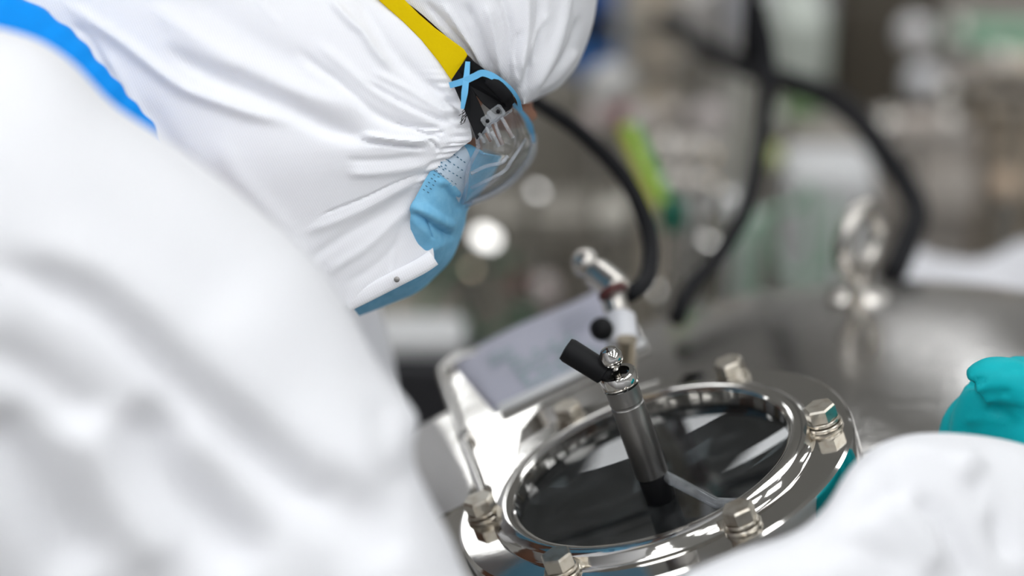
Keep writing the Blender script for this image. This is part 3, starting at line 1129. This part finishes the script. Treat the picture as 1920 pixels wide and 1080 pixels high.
# black side piece with a notch
sidep = [(876, 106), (906, 128), (940, 156), (962, 193), (959, 204), (940, 215), (928, 214), (905, 194), (892, 178), (902, 200), (912, 222), (912, 237), (894, 263),
         (882, 232), (866, 196), (846, 150), (858, 132)]
b = MB()
back = P(900, 190, 1.30) - P(900, 190, 1.29)
back /= np.linalg.norm(back)
pol = [P(x, y, 1.2205 - .004 * sin(max(0, min(1, (x - 845) / 118)) * pi)) for x, y in sidep]
b.prism(pol, back * .005)
sf = b.build('side_frame', M['black'], gg, smooth=False)
md = sf.modifiers.new('soft', 'BEVEL')
md.width = .0009
md.segments = 3
md.limit_method = 'ANGLE'
b = MB()
b.tube(smooth_path([P(908, 140, 1.216), P(930, 160, 1.2145), P(948, 180, 1.2155), P(957, 195, 1.218)], 24), [.0022] * 4 + [.0034] * 16 + [.0028] * 4, 12, flatten=.5, up=(CAM - P(930, 160, 1.21)))
b.build('side_ridge', M['black'], gg)


b = MB()
poly = [(848, 153), (862, 132), (877, 103), (870, 92), (845, 74), (815, 52), (785, 26), (755, -4), (720, -40), (660, -100), (620, -60), (680, -30), (712, 2), (755, 40), (790, 75), (822, 115)]
b.prism([P(x, y, 1.2215) for x, y in poly], back * .0022)
yo = b.build('head_strap', M['yellow'], gg, smooth=False)
tag(yo, 'wide yellow elastic strap')
md = yo.modifiers.new('soft', 'BEVEL')
md.width = .0006
md.segments = 2
b = MB()
strap(b, [(877, 116, 1.2165), (875, 140, 1.2145), (871, 175, 1.2135), (867, 204, 1.2145)], [.0024, .0030, .0033, .0018])
strap(b, [(843, 160, 1.2155), (870, 152, 1.2140), (890, 143, 1.2140), (907, 137, 1.2135), (935, 149, 1.2140), (958, 167, 1.2170), (971, 186, 1.222), (976, 206, 1.232)], [.0030, .0034, .0034, .0034, .0022, .0018, .0019, .0022])
strap(b, [(961, 193, 1.25), (974, 206, 1.262), (988, 224, 1.28), (997, 248, 1.296), (1000, 266, 1.302)], [.0016, .0020, .0026, .0034, .0016])
b.build('cross_band', M['bluecord'], gg, angle=40)

# --- right glove: palm, five fingers, thumb, one skin
b = MB()


def G(x, y, d):
    return P(x, y, d)


b.tube(smooth_path(np.array([G(2120, 960, 1.185), G(2040, 880, 1.215), G(1965, 810, 1.245)]), 14), [.029] * 14, 20)
b.tube(smooth_path(np.array([G(1990, 835, 1.235), G(1935, 780, 1.25), G(1880, 765, 1.258)]), 14), np.linspace(.030, .0285, 14), 20)
b.ball(G(1915, 770, 1.252), (.033, .030, .026), 20)
for k, (kx, ky, kd, L1, r) in enumerate(((1868, 750, 1.238, 1.0, .0118), (1848, 770, 1.258, 1.06, .0120), (1842, 800, 1.278, 1.0, .0112), (1852, 835, 1.296, .86, .0100))):
    kn = G(kx, ky, kd)
    p1 = G(kx - 42 * L1, ky + 35, kd + .012)
    p2 = G(kx - 45 * L1, ky + 105 * L1, kd + .020)
    p3 = G(kx - 5, ky + 140 * L1, kd + .018)
    b.tube(smooth_path(np.array([G(1930, 790, 1.25), kn, p1, p2, p3]), 24), np.interp(np.linspace(0, 1, 24), [0, .3, 1], [r * 1.15, r * 1.08, r * .82]), 14)
b.tube(smooth_path(np.array([G(1985, 800, 1.232), G(1915, 730, 1.225), G(1862, 712, 1.224), G(1830, 730, 1.226)]), 22), np.interp(np.linspace(0, 1, 22), [0, .4, 1], [.018, .0145, .0112]), 14)
V, N, fs = union(b, .0026, 5)
gp, gd = proj(V)
GF = [([(1812, 728), (1830, 716), (1850, 712)], 6, -.003), ([(1830, 745), (1860, 740), (1900, 735)], 7, -.002), ([(1880, 700), (1900, 690), (1925, 690)], 6, -.0015),
      ([(1800, 790), (1850, 785), (1900, 790)], 6, .0014), ([(1850, 770), (1890, 765), (1930, 775)], 6, -.0014)]
V = V + N * fold_height(gp, GF)[:, None]
b = MB()
b.add(V, fs)
tag(b.build('glove', M['teal'], person, angle=None), 'teal rubber glove on the right hand')
for s in (-1, 1):
    b = MB()
    b.tube(smooth_path(np.array([(-.80, 1.18 + s * .12, .20), (-.80, 1.18 + s * .12, .06)]), 6) if False else np.array([(-.80, 1.18 + s * .12, .22), (-.80, 1.18 + s * .12, .12), (-.80, 1.18 + s * .12, .03)]), [.082, .07, .055], 20)
    b.ball((-.73, 1.18 + s * .12, .046), (.15, .055, .046), 20)
    b.build('boot', flat('white_boot', (.75, .75, .75), .5), person)

# ------------------------------------------------------------------ cables round the vessel
def cable(pts, r, name, label, mat=None, extra=None, group=None):
    w = [P(*p) for p in pts]
    if extra:
        w = [np.array(e, float) for e in extra] + w
    b = MB()
    b.tube(smooth_path(np.array(w), 110), r, 16)
    return tag(b.build(name, mat or M['cable'], origin=w[-1], angle=None), label, 'cable', group)


p = P(1190, 566, 1.455)
cable([(700, 60, 1.72), (870, 105, 1.56), (1000, 188, 1.50), (1090, 250, 1.48), (1170, 332, 1.46), (1208, 408, 1.44), (1221, 468, 1.425), (1212, 525, 1.40), (1180, 552, 1.375)], .0050,
      'black_cable', 'black cable arching from behind the white cap down to the small valve', extra=[(-.35, 2.2, 0.62), (-.22, 2.0, 1.1)])
q = P(1283, 590, 1.62)
cable([(1412, -40, 1.74), (1424, 20, 1.74), (1440, 110, 1.74), (1437, 190, 1.72), (1420, 300, 1.68), (1395, 400, 1.64), (1340, 490, 1.59), (1290, 545, 1.555), (1268, 600, 1.535)], .0058,
      'black_cable', 'black cable hanging straight down past the lid with the lower end on the dome', extra=[(.22, 1.80, CEIL_Z), (.20, 1.78, 2.1)])
cable([(1250, 30, 2.3), (1300, 75, 2.1), (1370, 115, 2.0), (1450, 145, 1.92), (1540, 175, 1.88), (1610, 225, 1.84), (1660, 290, 1.80), (1700, 350, 1.78), (1719, 400, 1.76), (1702, 452, 1.73), (1672, 520, 1.70)], .0095,
      'black_hose', 'thick black hose curving across and down behind the lifting eye')
cable([(1352, -300, 2.6), (1355, -60, 2.55), (1357, 30, 2.5), (1360, 80, 2.35), (1366, 112, 2.03)], .0040, 'black_cable', 'short thin black cable beside the long hanging cable, ending on the thick hose', extra=[(.232, 2.5, CEIL_Z), (.232, 2.5, 1.9)])

# ------------------------------------------------------------------ the process skid and instruments behind (far out of focus)
BZ = .40
bench = thing('process_skid', 'long steel skid table carrying the blurred equipment behind the vessel', 'table', (.3, 2.9, 0))
b = MB()
b.box((.35, 2.9, BZ - .02), (3.0, 1.5, .04))
b.build('top_plate', flat('skid_steel', (.20, .185, .165), .4, .6), bench)
for sx in (-1, 1):
    for sy in (-1, 1):
        b = MB()
        b.box((.35 + sx * 1.4, 2.9 + sy * .68, (BZ - .04) / 2), (.06, .06, BZ - .04))
        b.build('leg', M['steel'], bench)

S_ = M['steel']


def col(rgb, rough=.45, metal=0.0, name='paint'):
    if min(rgb) > .09 and max(rgb) < .47:
        rgb = tuple(round(min(.66, q * 1.85), 3) for q in rgb)
    key = 'c%s%s%s' % (rgb, rough, metal)
    if key not in M:
        M[key] = material(name, rgb, rough, metal)
    return M[key]


BEIGE = (.43, .38, .32)
TAUPE = (.20, .175, .145)
GREYM = (.33, .32, .30)
PALE = (.60, .57, .54)
CREAM = (.56, .53, .46)
DARK = (.075, .068, .06)


def span(x0, y0, x1, y1, d):
    c = P((x0 + x1) / 2, (y0 + y1) / 2, d)
    return c, abs(x1 - x0) / F * d, abs(y1 - y0) / F * d


def post(t, c, r=.012, top=None):
    b = MB()
    b.cyl((c[0], c[1], BZ - .001), (c[0], c[1], max(BZ + .02, top if top else c[2])), r, 16)
    b.build('stand_post', M['steel'], t)


def cabinet(x0, y0, x1, y1, d, rgb, name, label, cat, dep=.2, metal=0.0, rough=.45, slats=0, stand=False, group=None, door=True, leg=True):
    c, w, h = span(x0, y0, x1, y1, d)
    bot = c[2] - h / 2
    if not stand and bot > BZ:
        pass
    t = thing(name, label, cat, (c[0], c[1] + dep / 2, BZ), group)
    m = col(rgb, rough, metal)
    b = MB()
    top = c[2] + h / 2
    z0 = BZ if not stand else bot
    b.box((c[0], c[1] + dep / 2, (top + z0) / 2), (w, dep, top - z0), bev=.006)
    b.build('housing', m, t, angle=30)
    if door:
        b = MB()
        b.box((c[0], c[1] - .004, (top + z0) / 2), (w * .84, .012, (top - z0) * .86), bev=.003)
        dr = b.build('door', m, t, angle=30)
        b = MB()
        b.cyl((c[0] + w * .34, c[1] - .022, (top + z0) / 2 - .03), (c[0] + w * .34, c[1] - .022, (top + z0) / 2 + .03), .006, 12)
        b.build('handle', M['steel'], dr)
    for k in range(slats):
        b = MB()
        zz = z0 + (top - z0) * (k + .6) / slats
        b.box((c[0], c[1] - .012, zz), (w * .96, .022, (top - z0) / slats * .35), bev=.003)
        b.build('rib', col(tuple(min(1, q * 1.5) for q in rgb), .4, metal), t, angle=30)
    if stand and leg:
        post(t, (c[0], c[1] + dep / 2, bot), .015, bot + .005)
    return t


def vpipe(x, y0, y1, wpx, d, rgb, name, label, cat, metal=.7, rough=.3, bands=(), group=None, foot=True):
    c0, c1 = P(x, y0, d), P(x, y1, d)
    r = wpx / 2 / F * d
    t = thing(name, label, cat, (c0[0], c0[1], BZ), group)
    top = c0[2]
    bot = BZ if foot else c1[2]
    b = MB()
    b.cyl((c0[0], c0[1], bot), (c0[0], c0[1], top), r, 32)
    b.build('pipe', col(rgb, rough, metal), t)
    for yy in bands:
        zz = P(x, yy, d)[2]
        b = MB()
        b.lathe([(r * 1.02, -.012), (r * 1.32, -.010), (r * 1.32, .010), (r * 1.02, .012)], (c0[0], c0[1], zz), (0, 0, 1), 32)
        b.build('clamp', M['steel'], t)
    return t


def hpipe(x0, x1, y, wpx, d, rgb, name, label, cat='pipe', metal=.1, rough=.3, flange=True, group=None, slope=0):
    a_, b_ = P(x0, y, d), P(x1, y + slope, d)
    r = wpx / 2 / F * d
    c = (a_ + b_) / 2
    t = thing(name, label, cat, (c[0], c[1], BZ), group)
    m = MB()
    m.cyl(a_, b_, r, 32)
    m.build('pipe', col(rgb, rough, metal), t)
    if flange:
        for e, o in ((a_, .012), (b_, -.012)):
            m = MB()
            v = (b_ - a_) / np.linalg.norm(b_ - a_)
            m.cyl(e + v * (o - .008), e + v * (o + .008), r * 1.35, 32)
            m.build('flange', M['steel'], t)
    post(t, c, min(.014, r * .5))
    return t


def knob(x, y, rpx, d, rgb, name, label, cat, metal=0.0, rough=.35, squash=1.0, group=None):
    c = P(x, y, d)
    r = rpx / F * d
    t = thing(name, label, cat, (c[0], c[1], BZ), group)
    m = MB()
    m.ball(c, (r, r, r * squash), 28)
    m.build('cap', col(rgb, rough, metal), t)
    m = MB()
    m.cyl((c[0], c[1], c[2] - r * squash * 1.25), (c[0], c[1], c[2] - r * squash * .55), r * .8, 24)
    m.build('collar', M['steel'], t)
    post(t, c, min(.012, r * .4), c[2] - r * squash)
    return t


# rear row of tall cabinets
cabinet(560, -60, 850, 700, 3.0, (.13, .12, .10), 'steel_cabinet', 'grey brown steel cabinet low behind the blue mask', 'cabinet', .3)
cabinet(858, 140, 1082, 700, 3.0, (.15, .138, .118), 'steel_cabinet', 'grey brown steel cabinet behind the goggles and first arched cable', 'cabinet', .3)
cabinet(1090, -160, 1203, 240, 3.0, (.30, .28, .25), 'steel_cabinet', 'warm grey narrow cabinet behind the blue crate', 'cabinet', .3)
cabinet(1211, -160, 1462, 400, 3.0, (.36, .345, .32), 'steel_cabinet', 'light grey cabinet behind the tall tan column', 'cabinet', .3)
cabinet(1470, -160, 1550, 420, 3.0, (.27, .275, .25), 'steel_cabinet', 'grey green cabinet behind the crossing of hose and cable', 'cabinet', .3)
cabinet(1558, -60, 1745, 300, 3.0, (.105, .09, .07), 'brown_cabinet', 'dark brown cabinet standing behind the thick black hose', 'cabinet', .3)
cabinet(1753, -160, 2050, 300, 3.0, (.22, .20, .18), 'steel_cabinet', 'taupe cabinet in the upper right corner behind the beige pipe', 'cabinet', .3)

# left group, under the mask and beside the cap
cabinet(1080, -10, 1160, 40, 2.6, (.01, .06, .22), 'blue_crate', 'dark blue box beside the white cap, topmost of its stack', 'box', .16, stand=True, door=False, leg=False)
cabinet(1095, 44, 1152, 92, 2.6, (.006, .006, .008), 'black_box', 'black box between two blue boxes beside the white cap', 'box', .14, stand=True, door=False, leg=False)
cabinet(1060, 97, 1165, 150, 2.6, (.0, .085, .30), 'blue_crate', 'bright blue box under the black box beside the white cap', 'box', .2, stand=True, door=False)
knob(1145, 160, 46, 2.4, (.55, .54, .52), 'white_canister', 'pale round canister below the blue boxes', 'canister', 0, .4)
vpipe(1178, 10, 140, 34, 2.55, (.50, .48, .42), 'pale_pipe', 'pale cream upright pipe between blue boxes and tan column', 'pipe', 0, .4)
vpipe(1238, -80, 260, 78, 2.5, (.36, .31, .25), 'tan_column', 'broad tan steel column rising right of the blue boxes', 'column', .25, .33, bands=(60, 150))
knob(1165, 215, 20, 2.25, (.28, .06, .07), 'red_valve', 'dull red valve low beside the tan column', 'valve')
knob(1118, 220, 24, 2.2, (.52, .44, .42), 'pink_valve', 'pinkish grey valve left of the dull red valve', 'valve')
knob(1200, 225, 26, 2.2, (.62, .57, .55), 'pale_valve', 'pale valve in front of the tan column foot', 'valve')
hpipe(1225, 1350, 280, 48, 2.1, (.74, .68, .62), 'pale_pipe', 'upper of two short pale horizontal pipes by the green yellow strap')
hpipe(1230, 1345, 340, 36, 2.05, (.66, .60, .54), 'pale_pipe', 'lower of two short pale horizontal pipes by the green yellow strap')
knob(1330, 222, 34, 2.3, (.58, .52, .50), 'pale_valve', 'pinkish pale valve above the two short pipes', 'valve')
knob(1262, 215, 24, 2.3, (.30, .27, .25), 'steel_valve', 'grey brown valve at the right side of the tan column', 'valve', .7)
vpipe(1392, 130, 420, 34, 2.2, (.50, .49, .44), 'pale_pipe', 'pale cream upright pipe left of the hanging cable', 'pipe', 0, .4)
cabinet(1275, -20, 1366, 100, 2.8, (.55, .52, .49), 'pale_box', 'pale warm grey box left of the thin cable', 'box', .1, stand=True, door=False)
cabinet(1380, -60, 1462, 88, 2.75, (.66, .66, .70), 'white_cabinet', 'bluish white wall cabinet behind the hanging cable', 'cabinet', .08, stand=True, door=False)
cabinet(1460, -80, 1560, 28, 2.7, (.68, .68, .70), 'white_cabinet', 'white cabinet along the upper picture edge right of the hanging cable', 'cabinet', .08, stand=True, door=False)
cabinet(1462, 34, 1556, 160, 2.45, (.27, .29, .26), 'green_grey_box', 'grey green box below the white cabinet', 'box', .15, stand=True, door=False)
knob(1500, 208, 34, 2.3, (.11, .19, .075), 'green_valve', 'dull green valve wheel under the thick hose', 'valve', 0, .5)
knob(1446, 292, 22, 2.2, (.50, .54, .22), 'yellow_green_valve', 'yellow green valve right of the hanging cable', 'valve', 0, .5)
knob(1448, 222, 26, 2.3, (.48, .48, .43), 'pale_valve', 'pale grey valve right of the hanging cable', 'valve')

# right group
knob(1715, 62, 32, 2.62, (.78, .76, .76), 'white_canister', 'white canister in front of the dark brown cabinet, the upper of two', 'canister')
knob(1730, 155, 34, 2.6, (.78, .78, .80), 'white_canister', 'white canister in front of the dark brown cabinet, the lower of two', 'canister')
knob(1800, 95, 48, 2.72, (.74, .69, .66), 'pink_white_canister', 'large pinkish white round canister beside the two white ones', 'canister', 0, .4)
hpipe(1770, 1990, 66, 60, 2.7, (.13, .24, .16), 'green_pipe', 'green horizontal pipe in the upper right corner', 'pipe', 0, .5, slope=10)
hpipe(1850, 2010, 122, 54, 2.4, (.60, .53, .44), 'beige_pipe', 'beige horizontal pipe under the green pipe', 'pipe', .3, .4)
hpipe(1750, 2010, 172, 36, 2.38, (.12, .105, .09), 'dark_pipe', 'dark brown horizontal pipe under the beige pipe', 'pipe', .5, .4)
cabinet(1836, 190, 1990, 460, 2.5, (.21, .175, .135), 'brown_tank', 'brown ribbed tank housing at the right picture edge', 'tank', .12, .35, .4, slats=3, door=False)
cabinet(1640, 255, 1830, 470, 2.45, (.23, .21, .19), 'ribbed_housing', 'grey brown ribbed housing right of the thick hose', 'tank', .06, .3, .4, slats=4, door=False)
cabinet(1480, 250, 1650, 300, 2.25, (.17, .155, .135), 'flat_unit', 'flat grey brown unit left of the thick hose', 'box', .06, .4, .4, stand=True, door=False)
hpipe(1480, 1640, 235, 34, 2.4, (.42, .36, .32), 'pink_beige_pipe', 'pinkish beige horizontal pipe crossing behind the thick hose', 'pipe', .3, .4)
hpipe(1640, 1800, 232, 42, 2.35, (.50, .44, .39), 'pink_beige_pipe', 'beige pipe right of the thick hose above the ribbed housing', 'pipe', .3, .4)
knob(1886, 345, 26, 2.3, (.66, .50, .36), 'tan_bokeh_ball', 'tan ball painted as a blurred glint before the brown tank housing', 'valve')  # tan colour stands for an out-of-focus glint
cabinet(1475, 322, 1640, 470, 2.15, (.40, .385, .37), 'grey_block', 'light grey machine block behind the lifting eye', 'machine', .08, .2, .4, door=False)
cabinet(1250, 395, 1420, 560, 2.1, (.42, .40, .375), 'grey_block', 'light grey machine block between the two black cables', 'machine', .06, .2, .4, door=False)
cabinet(880, 395, 1190, 470, 2.3, (.20, .185, .16), 'flat_unit', 'wide grey brown unit behind the arched cable', 'box', .06, .4, .4, stand=True, door=False)
knob(1150, 405, 34, 2.2, (.36, .34, .30), 'grey_valve', 'grey round valve left of the arched cable', 'valve', .3)
knob(975, 535, 24, 2.2, (.13, .035, .03), 'maroon_valve', 'small maroon valve below the bright light spots', 'valve')
knob(1020, 545, 28, 2.2, (.36, .31, .30), 'grey_valve', 'pinkish grey valve right of the small maroon valve', 'valve')
cabinet(700, 590, 850, 900, 2.35, (.15, .14, .115), 'olive_box', 'olive grey box under the chin of the mask', 'box', .08, door=False)
b = MB()


def hose(pts, wpx, rgb, name, label):
    w = [P(*q) for q in pts]
    d = pts[0][2]
    m = MB()
    e0, e1 = w[0].copy(), w[-1].copy()
    e0[2] = e1[2] = BZ
    m.tube(smooth_path(np.array([e0] + w + [e1]), 90), wpx / 2 / F * d, 14)
    return tag(m.build(name, col(rgb, .5), origin=e0, angle=None), label, 'hose')


hose([(800, 640, 2.2), (805, 560, 2.2), (850, 500, 2.2), (930, 500, 2.25), (965, 560, 2.25)], 18, (.055, .13, .075), 'green_hose', 'dark green hose looping under the mask')
hose([(855, 650, 2.1), (900, 640, 2.1), (960, 610, 2.12), (990, 640, 2.1)], 16, (.07, .15, .09), 'green_hose', 'dark green hose low beside the edge of the paper')
hose([(1390, 560, 2.05), (1400, 440, 2.05), (1440, 400, 2.05), (1500, 390, 2.05), (1520, 440, 2.05)], 17, (.14, .22, .16), 'green_hose', 'green hose looping between hanging cable and lifting eye')
hose([(1420, 480, 2.0), (1470, 520, 2.0), (1540, 500, 2.0), (1560, 440, 2.0)], 14, (.17, .25, .19), 'green_hose', 'green hose sagging low behind the lid horizon')

# bench edge under the chin
cabinet(690, 634, 870, 673, 2.0, (.46, .45, .44), 'white_ledge', 'pale ledge below the mask at the worker chest', 'shelf', .05, stand=True, door=False, leg=False)
cabinet(700, 675, 900, 760, 2.0, (.02, .02, .024), 'black_box', 'black box under the pale ledge', 'box', .06, door=False)

# added mirror discs, tilted to send a ceiling panel's glint into the lens
def glint_mirror(x, y, r, d, label, lamp_xy=(1.0, 2.6), tan=False):
    c = P(x, y, d)
    v = CAM - c
    v /= np.linalg.norm(v)
    l = np.array([*lamp_xy, CEIL_Z]) - c
    l /= np.linalg.norm(l)
    ax = v + l
    ax /= np.linalg.norm(ax)
    t = thing('glint_mirror', label, 'cap', (c[0], c[1], BZ), 'added glint mirrors')
    m = MB()
    m.lathe([(r * 1.0, -.004), (r * 1.02, -.0012), (r * .97, -.0004), (r * .5, -.00005), (.0001, 0)], c, ax, 40)
    m.build('polished_face', col((.66, .55, .40), .08, 1.0) if tan else M['mirror'], t, angle=40)
    m = MB()
    m.cyl(c - ax * .030, c - ax * .003, r * .96, 28)
    m.build('sleeve', M['steel'], t)
    post(t, c - ax * .02, .005, (c - ax * .02)[2])
    return t


for glint_ in [(912, 445, .0105, 2.1, 'added glint mirror below the goggles, brightest of the white light spots'),
             (1008, 358, .0062, 2.12, 'added glint mirror shining right of the goggles lens'),
             (1240, 545, .0070, 1.98, 'added glint mirror shining between the lower ends of the two cables'),
             (1330, 450, .0064, 2.0, 'added glint mirror shining left of the hanging cable'),
             (1368, 366, .0045, 2.0, 'smaller added glint mirror touching the hanging cable'),
             (1346, 398, .0035, 2.0, 'smallest added glint mirror just below the one at the hanging cable')]:
    glint_mirror(*glint_)
for glint_ in [(885, 505, .0050, 2.15, 'tan added glint mirror below the brightest light spot'),
             (1338, 290, .0040, 2.05, 'tan added glint mirror at the right end of the upper pale pipe'),
             (1340, 345, .0038, 2.02, 'tan added glint mirror at the right end of the lower pale pipe')]:
    glint_mirror(*glint_, tan=True)

# green and yellow earth strap
est = thing('earth_wire', 'green and yellow earth wire slanting beside the arched black cable', 'wire', P(1255, 395, 1.85))
ew = [P(1180, 240, 1.9), P(1196, 275, 1.89), P(1220, 330, 1.87), P(1240, 372, 1.86), P(1262, 405, 1.85)]
b = MB()
b.tube(smooth_path(np.array(ew), 40), .0070, 14)
b.build('green_sleeve', col((.06, .33, .02), .4), est)
b = MB()
b.tube(smooth_path(np.array([w_ + np.array([-.0042, -.004, .001]) for w_ in ew]), 40), .0042, 12)
tag(b.build('stripe', col((.45, .47, .02), .4), est), 'yellow stripe')
b = MB()
e1 = ew[-1]
b.cyl((e1[0], e1[1], BZ), (e1[0], e1[1], e1[2] + .004), .008, 14)
b.build('stand_post', M['steel'], est)
b = MB()
b.cyl(ew[-1] + np.array([0, 0, -.01]), ew[-1] + np.array([0, 0, .012]), .011, 16)
b.build('terminal', col((.0, .10, .06), .4), est)

# white sheet over a drum at the right edge
dr_c = P(1850, 500, 1.95)
drum = thing('covered_drum', 'drum under a white plastic sheet at the right behind the lid', 'drum', (dr_c[0], dr_c[1] + .1, 0))
b = MB()
b.cyl((dr_c[0], dr_c[1] + .05, 0), (dr_c[0], dr_c[1] + .05, dr_c[2] - .06), .11, 48)
b.build('body', M['steel'], drum)
b = MB()
g = []
prof = [(1660, 520), (1692, 488), (1727, 468), (1762, 484), (1824, 493), (1880, 478), (1925, 462), (2000, 455), (2080, 470)]
pp = smooth_path(prof, 60)
for k, t in enumerate(np.linspace(0, 1, 24)):
    row = []
    for i, (x, y) in enumerate(pp):
        top = P(x, y, 1.95)
        row.append(top + np.array([0, .30 * (t - .4), -.16 * (max(0, .4 - t) / .4) ** 1.5 - .5 * max(0, t - .4) ** 1.6]) + np.array([0, .004 * sin(i * .21), .002 * sin(i * .3 + t * 3)]))
    g.append(row)
b.grid(g)
sh = b.build('plastic_sheet', flat('white_sheet', (.72, .72, .75), .5), drum, angle=None)
md = sh.modifiers.new('thick', 'SOLIDIFY')
md.thickness = .002
